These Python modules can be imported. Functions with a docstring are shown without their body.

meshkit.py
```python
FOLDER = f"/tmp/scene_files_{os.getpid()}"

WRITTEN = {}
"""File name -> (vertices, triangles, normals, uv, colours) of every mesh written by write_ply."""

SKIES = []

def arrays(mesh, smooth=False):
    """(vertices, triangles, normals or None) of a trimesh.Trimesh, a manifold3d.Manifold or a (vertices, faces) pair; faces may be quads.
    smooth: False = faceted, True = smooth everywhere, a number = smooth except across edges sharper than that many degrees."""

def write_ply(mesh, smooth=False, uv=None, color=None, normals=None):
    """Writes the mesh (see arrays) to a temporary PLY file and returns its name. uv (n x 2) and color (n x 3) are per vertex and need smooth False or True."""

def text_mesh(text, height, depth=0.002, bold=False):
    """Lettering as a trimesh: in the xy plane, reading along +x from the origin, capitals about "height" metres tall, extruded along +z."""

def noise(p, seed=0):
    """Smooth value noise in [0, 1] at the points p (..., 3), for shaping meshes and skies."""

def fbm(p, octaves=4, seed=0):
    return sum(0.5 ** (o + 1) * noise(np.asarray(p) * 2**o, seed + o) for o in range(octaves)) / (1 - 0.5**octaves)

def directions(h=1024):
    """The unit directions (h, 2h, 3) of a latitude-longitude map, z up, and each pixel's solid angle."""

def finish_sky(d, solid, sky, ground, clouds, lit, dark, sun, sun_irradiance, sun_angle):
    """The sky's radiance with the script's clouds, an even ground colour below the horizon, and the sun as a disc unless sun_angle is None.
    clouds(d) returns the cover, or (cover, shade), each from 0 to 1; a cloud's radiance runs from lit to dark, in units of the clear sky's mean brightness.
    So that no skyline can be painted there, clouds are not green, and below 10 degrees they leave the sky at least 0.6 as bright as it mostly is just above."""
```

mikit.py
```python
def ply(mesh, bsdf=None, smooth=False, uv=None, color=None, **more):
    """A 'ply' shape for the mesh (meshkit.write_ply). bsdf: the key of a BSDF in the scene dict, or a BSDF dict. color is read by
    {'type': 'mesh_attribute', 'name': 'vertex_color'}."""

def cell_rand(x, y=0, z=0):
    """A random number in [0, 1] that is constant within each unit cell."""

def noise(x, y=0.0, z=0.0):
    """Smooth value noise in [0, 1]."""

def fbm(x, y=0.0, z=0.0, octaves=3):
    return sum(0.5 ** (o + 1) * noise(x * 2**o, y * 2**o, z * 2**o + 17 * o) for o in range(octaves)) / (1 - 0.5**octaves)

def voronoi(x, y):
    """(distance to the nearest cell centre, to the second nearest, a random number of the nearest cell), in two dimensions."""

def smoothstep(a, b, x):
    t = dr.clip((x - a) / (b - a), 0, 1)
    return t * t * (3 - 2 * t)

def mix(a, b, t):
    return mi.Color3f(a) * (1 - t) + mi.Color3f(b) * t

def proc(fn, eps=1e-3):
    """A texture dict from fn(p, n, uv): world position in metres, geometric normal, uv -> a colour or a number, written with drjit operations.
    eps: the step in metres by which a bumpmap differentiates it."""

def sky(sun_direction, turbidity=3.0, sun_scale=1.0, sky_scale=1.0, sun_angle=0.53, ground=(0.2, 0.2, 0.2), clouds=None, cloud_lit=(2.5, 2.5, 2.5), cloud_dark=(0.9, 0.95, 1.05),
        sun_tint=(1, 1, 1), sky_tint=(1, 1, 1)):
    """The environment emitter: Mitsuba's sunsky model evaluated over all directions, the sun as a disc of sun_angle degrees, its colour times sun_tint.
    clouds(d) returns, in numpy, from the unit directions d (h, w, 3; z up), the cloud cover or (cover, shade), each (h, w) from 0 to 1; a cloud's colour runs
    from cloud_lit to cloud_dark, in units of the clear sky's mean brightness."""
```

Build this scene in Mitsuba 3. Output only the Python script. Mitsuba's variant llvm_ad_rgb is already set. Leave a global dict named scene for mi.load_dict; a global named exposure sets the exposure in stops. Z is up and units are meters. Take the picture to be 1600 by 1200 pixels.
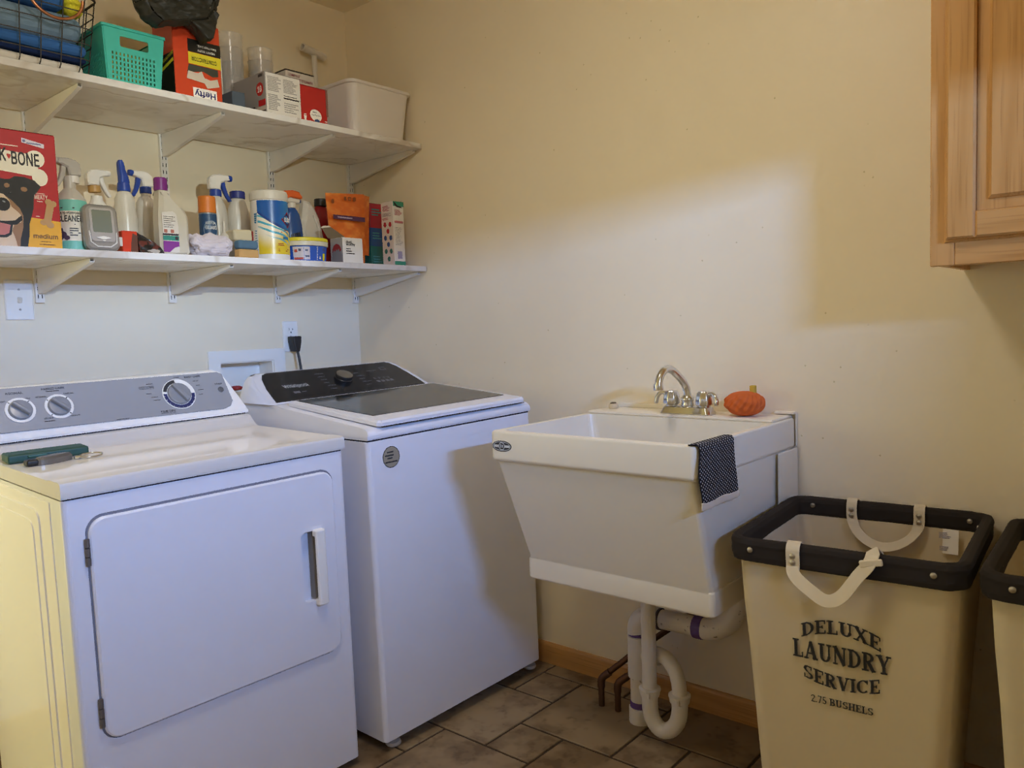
import math, numpy as np, trimesh, mitsuba as mi, drjit as dr, mikit, meshkit
import shapely
from shapely.geometry import Polygon, Point, LineString, MultiPolygon, box as sbox
from shapely.ops import unary_union
from shapely import affinity
import manifold3d as m3

T = mi.ScalarTransform4f
scene, labels = {"type": "scene"}, {}

# ---------------------------------------------------------------- camera, light, exposure
CAM = dict(o=(-2.1658, -2.6704, 1.1928), yaw=40.285, pitch=-4.1347, roll=-1.9326, f=1245.12)
def _cam():
    y, p, r = (math.radians(CAM[k]) for k in ("yaw", "pitch", "roll"))
    f = np.array([math.cos(y) * math.cos(p), math.sin(y) * math.cos(p), math.sin(p)])
    rt = np.array([math.sin(y), -math.cos(y), 0.0]); up = np.cross(rt, f)
    return f, -rt * math.sin(r) + up * math.cos(r)
_f, _u = _cam()
scene["camera"] = {"type": "perspective", "fov_axis": "x", "fov": math.degrees(2 * math.atan(800 / CAM["f"])), "near_clip": 0.02, "far_clip": 100.0,
    "to_world": T().look_at(origin=list(CAM["o"]), target=list(np.array(CAM["o"]) + _f), up=list(_u))}
exposure = 0.0
UNSEEN_WINDOW_LIGHT = (220, 430, 1000)        # unseen window behind the camera, cool, placed to light machine fronts and walls
UNSEEN_SPOT_LIGHT = (6.4, 7.4, 7.4)        # unseen lamp on the beam, placed to light the shelves
UNSEEN_DOOR_LIGHT = (5.0, 4.7, 2.1)         # unseen door shade at the left, placed to warm the dryer side
UNSEEN_CEIL_LIGHT = (48, 44, 39)         # unseen lamp above the view, placed to light the upper walls

# ---------------------------------------------------------------- materials
def lin(c):
    if isinstance(c, str):
        c = c.lstrip("#"); c = [int(c[i:i + 2], 16) / 255 for i in (0, 2, 4)]
    return [float(x / 12.92 if x <= 0.04045 else ((x + 0.055) / 1.055) ** 2.4) for x in c]
def M(name, col, rough=0.5, metallic=0.0, spec=0.5, coat=0.0, sheen=0.0, tex=None, bump=None, bscale=0.001):
    k = "material_" + name
    if k in scene: return k
    d = {"type": "principled", "base_color": tex if tex is not None else {"type": "rgb", "value": lin(col)}, "roughness": float(rough), "metallic": float(metallic), "specular": float(spec)}
    if coat: d["clearcoat"] = float(coat); d["clearcoat_gloss"] = 0.9
    if sheen: d["sheen"] = float(sheen)
    if bump is not None: d = {"type": "bumpmap", "arbitrary": bump, "scale": float(bscale), "bsdf": d}
    scene[k] = {"type": "twosided", "bsdf": d}
    return k
fbm, noise, sstep, mix, crand, vor = mikit.fbm, mikit.noise, mikit.smoothstep, mikit.mix, mikit.cell_rand, mikit.voronoi
def _wallbump(p, n, uv): return fbm(p.x * 90, p.y * 90, p.z * 90, 3)
def _walltex(p, n, uv):
    c = mix(lin("#e6dac0"), lin("#e2d5b9"), fbm(p.x * 2.1, p.y * 2.1, p.z * 2.1, 3))
    d1, d2, r = vor(p.y * 26 + 3, p.z * 26 + 11)
    return mix(c, lin("#c3b68e"), sstep(0.075, 0.05, d1) * sstep(0.955, 0.985, r))
WALL = M("wall_paint", 0, 0.42, spec=0.35, tex=mikit.proc(_walltex), bump=mikit.proc(_wallbump, 1e-3), bscale=0.0012)
CEIL = M("ceiling_paint", "#e0d8c4", 0.8)
def _tile(k):
    a, b, c = [(lin("#8a765a"), lin("#6e5b42"), lin("#523d28")), (lin("#826d51"), lin("#665138"), lin("#4b3622")), (lin("#8f7c61"), lin("#746049"), lin("#5a452f"))][k]
    def fn(p, n, uv):
        x, y = p.x + 3.1 * k, p.y - 1.7 * k
        f1 = fbm(x * 13, y * 13, 3.0 + k, 4); f2 = fbm(x * 38, y * 38, 7.0, 3)
        v = mix(a, b, 0.8 * sstep(0.35, 0.68, f1))
        return mix(v, c, 0.5 * sstep(0.52, 0.72, f2 * 0.6 + f1 * 0.4))
    return fn
def _tilebump(p, n, uv): return fbm(p.x * 28, p.y * 28, p.z * 28, 4)
TILES = [M("floor_tile_%d" % k, 0, 0.5, spec=0.4, tex=mikit.proc(_tile(k)), bump=mikit.proc(_tilebump, 2e-3), bscale=0.004) for k in range(3)]
GROUT = M("grout", "#3a2a1c", 0.9)
def _oak(axis):
    def fn(p, n, uv):
        a, b, l = ((p.x, p.y, p.z) if axis == "z" else (p.x, p.z, p.y))
        w = fbm(a * 9, b * 9, l * 1.1, 3)
        ring = 0.5 + 0.5 * dr.sin((a + b) * 150 + w * 17)
        fine = fbm(a * 260, b * 260, l * 7, 2)
        v = mix(lin("#c09158"), lin("#a9783f"), 0.4 * ring * ring + 0.3 * w)
        return mix(v, lin("#94642f"), 0.4 * sstep(0.52, 0.8, fine))
    return fn
OAKV = M("oak_vertical", 0, 0.33, coat=0.3, tex=mikit.proc(_oak("z")))
OAKH = M("oak_lengthwise", 0, 0.33, coat=0.3, tex=mikit.proc(_oak("y")))
def _marble(p, n, uv):
    w = fbm(p.x * 5, p.y * 5, p.z * 5, 4)
    v = dr.abs(dr.sin((p.x * 9 + p.y * 13) + w * 11))
    v2 = dr.abs(dr.sin((p.x * 17 - p.y * 7) + w * 19))
    c = mix(lin("#dedcd8"), lin("#c3bdb4"), sstep(0.4, 0.7, w))
    c = mix(c, lin("#a99d8c"), 0.5 * sstep(0.42, 0.0, v) * sstep(0.35, 0.6, fbm(p.x * 11, p.y * 11, 5.0, 2)))
    return mix(c, lin("#b9b0a4"), 0.4 * sstep(0.35, 0.0, v2) * sstep(0.4, 0.6, w))
MARBLE = M("marble_laminate", 0, 0.3, tex=mikit.proc(_marble))
def _canvasbump(p, n, uv): return 0.5 * (dr.sin(p.z * 2600) + dr.sin((p.y + p.x) * 2600)) + 2.2 * fbm(p.x * 18, p.y * 18, p.z * 14, 3)
CANVAS = M("canvas", "#d8c7a5", 0.85, spec=0.2, bump=mikit.proc(_canvasbump, 4e-4), bscale=0.0007)
def _knit(p, n, uv):
    a = dr.sin(uv.x * 2 * math.pi * 14) * dr.sin(uv.y * 2 * math.pi * 12)
    return mix(lin("#232125"), lin("#a9a49f"), sstep(0.2, 0.7, a))
KNIT = M("knit_cloth", 0, 0.95, spec=0.1, tex=mikit.proc(_knit))
BROWNBAND = M("brown_fabric", "#27211d", 0.85, spec=0.2, sheen=0.15)
def _terry(p, n, uv): return fbm(p.x * 240, p.y * 240, p.z * 240, 3)
TERRYB = mikit.proc(_terry, 8e-4)
APPL = M("white_enamel", "#d9dae1", 0.3, spec=0.5)
TOPG = M("white_top_dimmed", "#d3cfc9", 0.09, spec=0.6)  # gloss enamel darkened for the dryer top; its beige reflection is in the colour
APPLG = M("white_gloss_enamel", "#ece9e4", 0.11, spec=0.55)
WPLAST = M("white_plastic", "#e4e2dc", 0.35)
SINKW = M("sink_white", "#dad3c2", 0.38)
PVC = M("white_pvc", "#d8d2c8", 0.42)
CHROME = M("chrome", "#dcdcdc", 0.12, metallic=1.0)
STEEL = M("steel", "#a8a49c", 0.3, metallic=1.0)
BLACK = M("black_plastic", "#17171a", 0.4)
DOORSHADE = M("door_gap_shade_grey", "#6f717e", 0.7)  # shade in the seam round the dryer door, put in as grey
GAPSHADE = M("gap_shade", "#1d1d20", 0.9)  # shade inside gaps and slots, put in as dark colour
WMETAL = M("white_metal", "#dfdcd6", 0.4)
WHITE = M("white_print", "#eeeae2", 0.5)

# ---------------------------------------------------------------- mesh helpers
cat = trimesh.util.concatenate
def tm(v, f): return trimesh.Trimesh(np.asarray(v, float), np.asarray(f, int), process=False)
def from_m(m):
    a = m.to_mesh(); return tm(a.vert_properties[:, :3], a.tri_verts)
def to_m(t): 
    t = t.copy(); t.merge_vertices()
    return m3.Manifold(m3.Mesh(np.asarray(t.vertices, np.float32), np.asarray(t.faces, np.uint32)))
def union(*ts): 
    r = to_m(ts[0])
    for t in ts[1:]: r = r + to_m(t)
    return from_m(r)
def diff(a, *bs):
    r = to_m(a)
    for b in bs: r = r - to_m(b)
    return from_m(r)
def inter(a, b): return from_m(to_m(a) ^ to_m(b))
def bx(x0, x1, y0, y1, z0, z1):
    b = trimesh.creation.box([x1 - x0, y1 - y0, z1 - z0]); b.apply_translation([(x0 + x1) / 2, (y0 + y1) / 2, (z0 + z1) / 2]); return b
def hull(pts): return trimesh.convex.convex_hull(np.asarray(pts, float))
def cbx(x0, x1, y0, y1, z0, z1, r=0.003):
    """a box with its edges chamfered by r"""
    r = min(r, (x1 - x0) * .45, (y1 - y0) * .45, (z1 - z0) * .45)
    P = []
    for x in (x0, x1):
        for y in (y0, y1):
            for z in (z0, z1):
                sx, sy, sz = (1 if x == x0 else -1), (1 if y == y0 else -1), (1 if z == z0 else -1)
                P += [(x, y + sy * r, z + sz * r), (x + sx * r, y, z + sz * r), (x + sx * r, y + sy * r, z)]
    return hull(P)
_ico = trimesh.creation.icosphere(subdivisions=2).vertices
def rbx(x0, x1, y0, y1, z0, z1, r=0.008):
    """a box with round edges of radius r"""
    r = min(r, (x1 - x0) * .499, (y1 - y0) * .499, (z1 - z0) * .499)
    return hull(np.vstack([_ico * r + [x, y, z] for x in (x0 + r, x1 - r) for y in (y0 + r, y1 - r) for z in (z0 + r, z1 - r)]))
def rrect(x0, y0, x1, y1, r, n=6):
    r = min(r, abs(x1 - x0) * .499, abs(y1 - y0) * .499)
    return sbox(x0 + r, y0 + r, x1 - r, y1 - r).buffer(r, quad_segs=n)
def ring_pts(w, d, r, cx=0, cy=0, z=0, n=5):
    """points round a rounded rectangle (equal counts at any size)"""
    P = []
    for k, (sx, sy) in enumerate(((1, 1), (-1, 1), (-1, -1), (1, -1))):
        for i in range(n + 1):
            a = math.pi / 2 * (k + i / n)
            P.append((cx + sx * (w / 2 - r) + r * math.cos(a), cy + sy * (d / 2 - r) + r * math.sin(a), z))
    return np.array(P)
def loft(rings, cap0=True, cap1=True, closed=True):
    n = len(rings[0]); V = np.vstack(rings); F = []
    for k in range(len(rings) - 1):
        for i in range(n if closed else n - 1):
            a, b = k * n + i, k * n + (i + 1) % n
            F += [(a, b, b + n), (a, b + n, a + n)]
    V = list(V)
    if cap0:
        c = len(V); V.append(np.mean(rings[0], 0)); F += [(c, (i + 1) % n, i) for i in range(n)]
    if cap1:
        c = len(V); o = (len(rings) - 1) * n; V.append(np.mean(rings[-1], 0)); F += [(c, o + i, o + (i + 1) % n) for i in range(n)]
    t = tm(V, F)
    if (cap0 and cap1) and t.volume < 0: t.invert()
    return t
def lathe(prof, n=28, sx=1.0, sy=1.0):
    """profile [(r, z)...] from bottom to top, turned about z, squashed by sx, sy"""
    a = np.arange(n) * 2 * math.pi / n
    return loft([np.c_[r * np.cos(a) * sx, r * np.sin(a) * sy, np.full(n, z)] for r, z in prof])
def tube(path, r, n=10, caps=True):
    P = np.asarray(path, float); R = np.broadcast_to(r, (len(P),))
    t = np.gradient(P, axis=0); t /= np.linalg.norm(t, axis=1, keepdims=True) + 1e-12
    a = np.cross(t[0], [0, 0, 1.0] if abs(t[0][2]) < .9 else [1.0, 0, 0]); a /= np.linalg.norm(a)
    rings, ang = [], np.arange(n) * 2 * math.pi / n
    for k in range(len(P)):
        a = a - t[k] * (a @ t[k]); a /= np.linalg.norm(a) + 1e-12; b = np.cross(t[k], a)
        rings.append(P[k] + R[k] * (np.cos(ang)[:, None] * a + np.sin(ang)[:, None] * b))
    return loft(rings, caps, caps)
def strip(path, width_dir, w, th):
    """a flat strap along a path; width_dir is across it"""
    P = np.asarray(path, float); wd = np.broadcast_to(np.asarray(width_dir, float), P.shape)
    t = np.gradient(P, axis=0); t /= np.linalg.norm(t, axis=1, keepdims=True)
    nn = np.cross(t, wd); nn /= np.linalg.norm(nn, axis=1, keepdims=True)
    return loft([np.array([P[k] - wd[k] * w / 2 - nn[k] * th / 2, P[k] + wd[k] * w / 2 - nn[k] * th / 2, P[k] + wd[k] * w / 2 + nn[k] * th / 2, P[k] - wd[k] * w / 2 + nn[k] * th / 2]) for k in range(len(P))])
def spline(pts, n=24):
    from scipy.interpolate import CubicSpline
    P = np.asarray(pts, float); s = np.r_[0, np.cumsum(np.linalg.norm(np.diff(P, axis=0), axis=1))]
    return CubicSpline(s, P)(np.linspace(0, s[-1], n))
def bend(points, r, n=6):
    """a polyline whose corners are rounded with radius r"""
    P = [np.asarray(p, float) for p in points]; out = [P[0]]
    for a, b, c in zip(P[:-2], P[1:-1], P[2:]):
        u, v = (a - b) / np.linalg.norm(a - b), (c - b) / np.linalg.norm(c - b)
        q = min(r, np.linalg.norm(a - b) * .49, np.linalg.norm(c - b) * .49)
        for i in range(n + 1):
            s = i / n; out.append(b + u * q * (1 - s) ** 2 + v * q * s ** 2)
    return np.array(out + [P[-1]])
def ext(poly, h, z0=0.0):
    gs = [g for g in getattr(poly, "geoms", [poly]) if isinstance(g, Polygon) and g.area > 1e-10]
    t = cat([trimesh.creation.extrude_polygon(g, h, engine="earcut") for g in gs]); t.apply_translation([0, 0, z0]); return t
def extx(poly, x0, x1):
    """a (y, z) polygon drawn along x"""
    t = ext(poly, x1 - x0); V = t.vertices.copy(); t.vertices = np.c_[V[:, 2] + x0, V[:, 0], V[:, 1]]; return t
def exty(poly, y0, y1):
    """an (x, z) polygon drawn along y"""
    t = ext(poly, y1 - y0); V = t.vertices.copy(); t.vertices = np.c_[V[:, 0], V[:, 2] + y0, V[:, 1]]; t.invert(); return t
def bevel(poly, h, c):
    """an extrusion along +z with its top edge chamfered by c"""
    t = ext(poly, h - c)
    inner = poly.buffer(-c)
    return cat([t, ext(inner, c, h - c)]) if False else _bevel(poly, h, c)
def _bevel(poly, h, c):
    A = np.array(poly.exterior.coords)[:-1]; 
    if not poly.exterior.is_ccw: A = A[::-1]
    n = len(A); d0 = A - np.roll(A, 1, 0); d1 = np.roll(A, -1, 0) - A
    nn = lambda d: np.c_[d[:, 1], -d[:, 0]] / (np.linalg.norm(d, axis=1, keepdims=True) + 1e-12)
    m = nn(d0) + nn(d1); m /= (np.linalg.norm(m, axis=1, keepdims=True) ** 2 / 2 + 1e-12)
    B = A - m * c
    z = lambda P, q: np.c_[P, np.full(n, q)]
    V, F = trimesh.creation.triangulate_polygon(Polygon(B), engine="earcut")
    side = loft([z(A, 0), z(A, h - c), z(B, h)], False, False)
    V2, F2 = trimesh.creation.triangulate_polygon(Polygon(A), engine="earcut")
    up = tm(np.c_[V, np.full(len(V), h)], F); dn = tm(np.c_[V2, np.zeros(len(V2))], F2)
    if up.face_normals[0][2] < 0: up.invert()
    if dn.face_normals[0][2] > 0: dn.invert()
    return cat([side, up, dn])
def rz(t, deg, c=(0, 0)):
    t = t.copy(); a = math.radians(deg); m = np.eye(4); m[:2, :2] = [[math.cos(a), -math.sin(a)], [math.sin(a), math.cos(a)]]
    m[:2, 3] = np.array(c) - m[:2, :2] @ np.array(c); t.apply_transform(m); return t
def mv(t, x=0, y=0, z=0): t = t.copy(); t.apply_translation([x, y, z]); return t
def rot(t, axis, deg, c=(0, 0, 0)):
    t = t.copy(); t.apply_transform(trimesh.transformations.rotation_matrix(math.radians(deg), axis, c)); return t
def scl(t, *s): t = t.copy(); t.vertices = t.vertices * np.array(s); return t
def crumple(t, amp, freq, seed=0, sub=0):
    t = t.copy()
    for _ in range(sub): t = t.subdivide()
    t.merge_vertices()
    n = t.vertex_normals; d = meshkit.fbm(t.vertices * freq + 50, 3, seed) - .5
    t.vertices = t.vertices + n * (d * amp * 2)[:, None]; return t
class Frame:
    """a flat place to print on: origin, u (right), v (up), n (out)"""
    def __init__(s, o, u=(1, 0, 0), v=(0, 0, 1)):
        s.o, s.u, s.v = (np.asarray(q, float) for q in (o, u, v)); s.u /= np.linalg.norm(s.u); s.v /= np.linalg.norm(s.v); s.n = np.cross(s.u, s.v)
    def put(s, t):
        V = t.vertices; t = t.copy(); t.vertices = s.o + V[:, :1] * s.u + V[:, 1:2] * s.v + V[:, 2:] * s.n; return t
_TX = {}
def text(s, x, y, w, h, bold=True, turn=False, layer=2):
    """lettering that fills the box (x, y)-(x+w, y+h)"""
    k = (s, bold)
    if k not in _TX: _TX[k] = meshkit.text_mesh(s, 0.1, 0.002, bold)
    t = _TX[k].copy(); V = t.vertices; lo, hi = V.min(0), V.max(0)
    q = (V[:, :2] - lo[:2]) / (hi[:2] - lo[:2])
    if turn: q = 1 - q
    t.vertices = np.c_[x + q[:, 0] * w, y + q[:, 1] * h, (V[:, 2] - lo[2]) / (hi[2] - lo[2]) * 0.0003 + layer * 0.0003]
    return t
def flat(poly, layer=1): return ext(poly, 0.0003, layer * 0.0003)
def bars(x, y, w, h, rows, seed=0, layer=2, fill=.5):
    """lines of print too small to read"""
    g = np.random.default_rng(seed); P = []
    for k in range(rows):
        yy = y + h * (1 - (k + .5) / rows); ww = w * g.uniform(.6, 1)
        P.append(sbox(x, yy - h / rows * fill / 2, x + ww, yy + h / rows * fill / 2))
    return flat(MultiPolygon(P), layer)

# ---------------------------------------------------------------- scene helpers
def num(key):
    if key not in scene and key not in labels: return key
    i = 1
    while "%s_%03d" % (key, i) in scene or "%s_%03d" % (key, i) in labels: i += 1
    return "%s_%03d" % (key, i)
def put(key, mesh, mat, smooth=35, uv=None, **more):
    key = num(key); scene[key] = mikit.ply(mesh, mat, smooth, uv, **more); return key
def thing(name, label, category, group=None):
    key = num(name); labels[key] = {"label": label, "category": category}
    if group: labels[key]["group"] = group
    return key
def struct(key, label=None):
    labels[key] = {"kind": "structure"}
    if label: labels[key]["label"] = label
def part(t, name, mesh, mat, smooth=35, label=None, uv=None):
    k = put(t + "__" + name, mesh, mat, smooth, uv)
    if label: labels[k] = {"label": label}
    return k
# ================================================================ the room
XW, YR, ZC = -3.2, -3.86, 2.5      # far side wall, rear wall, ceiling
put("wall_left", exty(sbox(XW - .12, -.1, .12, ZC).difference(unary_union([sbox(-.650, .86, -.424, 1.098), sbox(-2.75, -.1, -1.95, 2.03)])), 0.0, 0.12), WALL, False); struct("wall_left", "cream wall behind the shelves and machines")
put("wall_right", bx(0, .12, YR - .2, 0, -.1, ZC), WALL, False); struct("wall_right", "cream wall behind the sink")
put("wall_rear", exty(sbox(XW, -.1, 0, ZC).difference(sbox(-1.94, 1.72, -1.34, 1.86)), YR - .12, YR), WALL, False); struct("wall_rear", "cream wall behind the camera with a small unseen window")
put("wall_side", bx(XW - .12, XW, YR, 0, -.1, ZC), WALL, False); struct("wall_side", "cream wall at the far left")
put("ceiling", bx(XW - .12, .12, YR - .2, .12, ZC, ZC + .1), CEIL, False); struct("ceiling", "off-white ceiling")
put("floor", bx(XW, 0, YR, 0, -.06, -.004), GROUT, False); struct("floor", "brown mottled ceramic tiles in a pinwheel pattern with dark grout")
# hopscotch tiles: lattice of one large and one small tile
A = .1605; OX, OY = -.3975, -1.4815; G = .0042
def tile_mesh(s):
    c = .002
    return hull([(x, y, z) for x0, x1, z in ((G, s - G, -.006), (G, s - G, -.0016), (G + c, s - G - c, 0)) for x in (x0, x1) for y in (x0, x1)])
_tm = {s: [mikit.ply(tile_mesh(s), m, False) for m in TILES] for s in (A, 2 * A)}
_rg = np.random.default_rng(5)
_clip = {}
for i in range(-24, 25):
    for j in range(-24, 25):
        bxx, byy = OX + (2 * i - j) * A, OY + (i + 2 * j) * A
        for dx, dy, s in ((0, 0, 2 * A), (A, 2 * A, A)):
            x, y = bxx + dx, byy + dy
            if x + s < XW + .03 or y + s < YR + .03 or x > -.03 or y > -.03: continue
            k = int(_rg.integers(3))
            if x < XW or y < YR or x + s > -.001 or y + s > -.001:
                t = mv(tile_mesh(s), x, y, 0); t = inter(t, bx(XW + .001, -.001, YR + .001, -.001, -.1, .1))
                key = num("floor__tile"); scene[key] = mikit.ply(t, TILES[k], False)
            else:
                key = num("floor__tile"); scene[key] = {**_tm[s][k], "to_world": T().translate([x, y, 0])}
# baseboards
bb = Polygon([(0, 0), (-.0127, 0), (-.0127, .062), (-.0095, .070), (-.006, .0735), (0, .0735)])
t = exty(bb, YR + .02, -.30); put("baseboard_right", t, OAKH, 25); struct("baseboard_right", "oak baseboard under the sink wall")
t = bx(-1.865, -.02, -.0127, 0, 0, .0735); put("baseboard_left", t, OAKH, 25); struct("baseboard_left", "oak baseboard behind the machines")
# unseen beam and short wall behind the camera, placed to block window light
put("unseen_trim_beam", bx(XW, -.881, -3.15, -3.05, 1.729, ZC), WALL, False); struct("unseen_trim_beam", "unseen beam behind the camera, placed to cut window light off the upper walls")
put("unseen_wall_divider", bx(-.88, 0, -3.15, -3.05, -.1, ZC), WALL, False); struct("unseen_wall_divider", "unseen short wall behind the camera, placed to shade the sink wall at the right")
# unseen window behind the camera: glowing pane placed to light machine fronts and walls
k = "unseen_window_1"; struct(k, "unseen small high window behind the camera, its blue pane placed to light the room")
fr = sbox(-2.0, 1.66, -1.28, 1.92).difference(sbox(-1.935, 1.725, -1.345, 1.855))
put(k + "__frame", exty(fr, YR, YR + .02), WPLAST, False)
put(k + "__ledge", bx(-1.938, -1.342, YR - .11, YR, 1.724, 1.777), WPLAST, False)  # deep ledge out of view, placed to keep window light off low surfaces
for nm, z0, z1, rad in (("pane", 1.780, 1.850, UNSEEN_WINDOW_LIGHT),):
    scene[num(k + "__" + nm)] = {"type": "rectangle", "to_world": T().translate([-1.64, YR - .10, (z0 + z1) / 2]).rotate([1, 0, 0], -90).scale([.295, (z1 - z0) / 2, 1]), "emitter": {"type": "area", "radiance": {"type": "rgb", "value": list(map(float, rad))}}}
# unseen door at the left, its glowing shade placed to light the dryer side
k = "door_1"; struct(k, "unseen door at the left, its glowing cream shade placed to light the dryer side")
fr = sbox(-2.83, -.004, -1.87, 2.11).difference(sbox(-2.75, -.1, -1.95, 2.03))
put(k + "__frame", exty(fr, -.02, .02), OAKV, False)
lf = sbox(-2.745, .01, -1.955, 2.02).difference(sbox(-2.66, .22, -2.04, 1.93))
put(k + "__leaf", exty(lf, .05, .09), OAKV, False)
put(k + "__knob", mv(trimesh.creation.icosphere(3, .028), -2.0, .01, .98), STEEL, True)
scene[k + "__shade"] = {"type": "rectangle", "to_world": T().translate([-2.35, .06, 1.075]).rotate([1, 0, 0], 90).scale([.31, .855, 1]), "emitter": {"type": "area", "radiance": {"type": "rgb", "value": list(map(float, UNSEEN_DOOR_LIGHT))}}}
# unseen lamp on the ceiling above the view, placed to light the upper walls
t_ = thing("unseen_ceiling_lamp", "unseen round ceiling lamp with a white dome, above the view, placed to light the walls", "ceiling lamp")
part(t_, "base", mv(lathe([(.17, 0), (.175, .01), (.17, .03)], 40), -1.35, -1.65, ZC - .031), WMETAL)
k = num(t_ + "__dome"); scene[k] = mikit.ply(mv(lathe([(.01, -.075), (.06, -.07), (.11, -.05), (.145, -.02), (.155, 0)], 40), -1.35, -1.65, ZC - .033), WPLAST, True)
scene[k]["emitter"] = {"type": "area", "radiance": {"type": "rgb", "value": list(map(float, UNSEEN_CEIL_LIGHT))}}

# small lamp out of view on the beam, placed to light the shelves
t_ = thing("unseen_spotlight", "small white lamp on the unseen beam, out of view, placed to light the shelves", "unseen_spotlight")
part(t_, "mount", rbx(-1.52, -1.48, -3.0495, -2.99, 1.77, 1.83, .005), WMETAL)
so_, st_ = np.array([-1.5, -2.93, 1.80]), np.array([-.82, 0, 1.58])
sd_ = (st_ - so_) / np.linalg.norm(st_ - so_)
part(t_, "barrel", tube([so_ - sd_ * .05, so_ + sd_ * .05], .030, 20), WMETAL)
scene["unseen_spotlight_beam"] = {"type": "spot", "to_world": T().look_at(origin=list(so_ + sd_ * .055), target=list(st_), up=[0, 0, 1]), "intensity": {"type": "rgb", "value": list(map(float, UNSEEN_SPOT_LIGHT))}, "cutoff_angle": 17.0, "beam_width": 5.0}

# ================================================================ machines (each in its own slightly tilted frame)
def machine(o, yaw, pitch, roll):
    y, p, r = map(math.radians, (yaw, pitch, roll))
    Rz = np.array([[math.cos(y), -math.sin(y), 0], [math.sin(y), math.cos(y), 0], [0, 0, 1]])
    Rx = np.array([[1, 0, 0], [0, math.cos(p), -math.sin(p)], [0, math.sin(p), math.cos(p)]])
    Ry = np.array([[math.cos(r), 0, -math.sin(r)], [0, 1, 0], [math.sin(r), 0, math.cos(r)]])
    m = np.eye(4); m[:3, :3] = Rz @ Rx @ Ry; m[:3, 3] = o; return m
DM = machine((-.836, -.9465, 0), -2.3592, .6305, .9062)
WM = machine((-.7635, -.9728, 0), -1.2605, .0409, 1.1202)
def place(t, m): t = t.copy(); t.apply_transform(m); return t
# ---------------- dryer
d = thing("dryer", "white front-loading clothes dryer with a grey control panel", "dryer")
P = lambda name, mesh, mat, sm=35, lab=None: part(d, name, place(mesh, DM), mat, sm, lab)
DW = .6916
bod = ext(unary_union([rrect(-DW, 0, 0, .64, .012), sbox(-DW, .3, 0, .64)]), .8775 - .022, .022)
P("body", diff(bod, exty(rrect(-.152, .500, -.104, .688, .014), -.01, .014)), APPL, 30)
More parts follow.
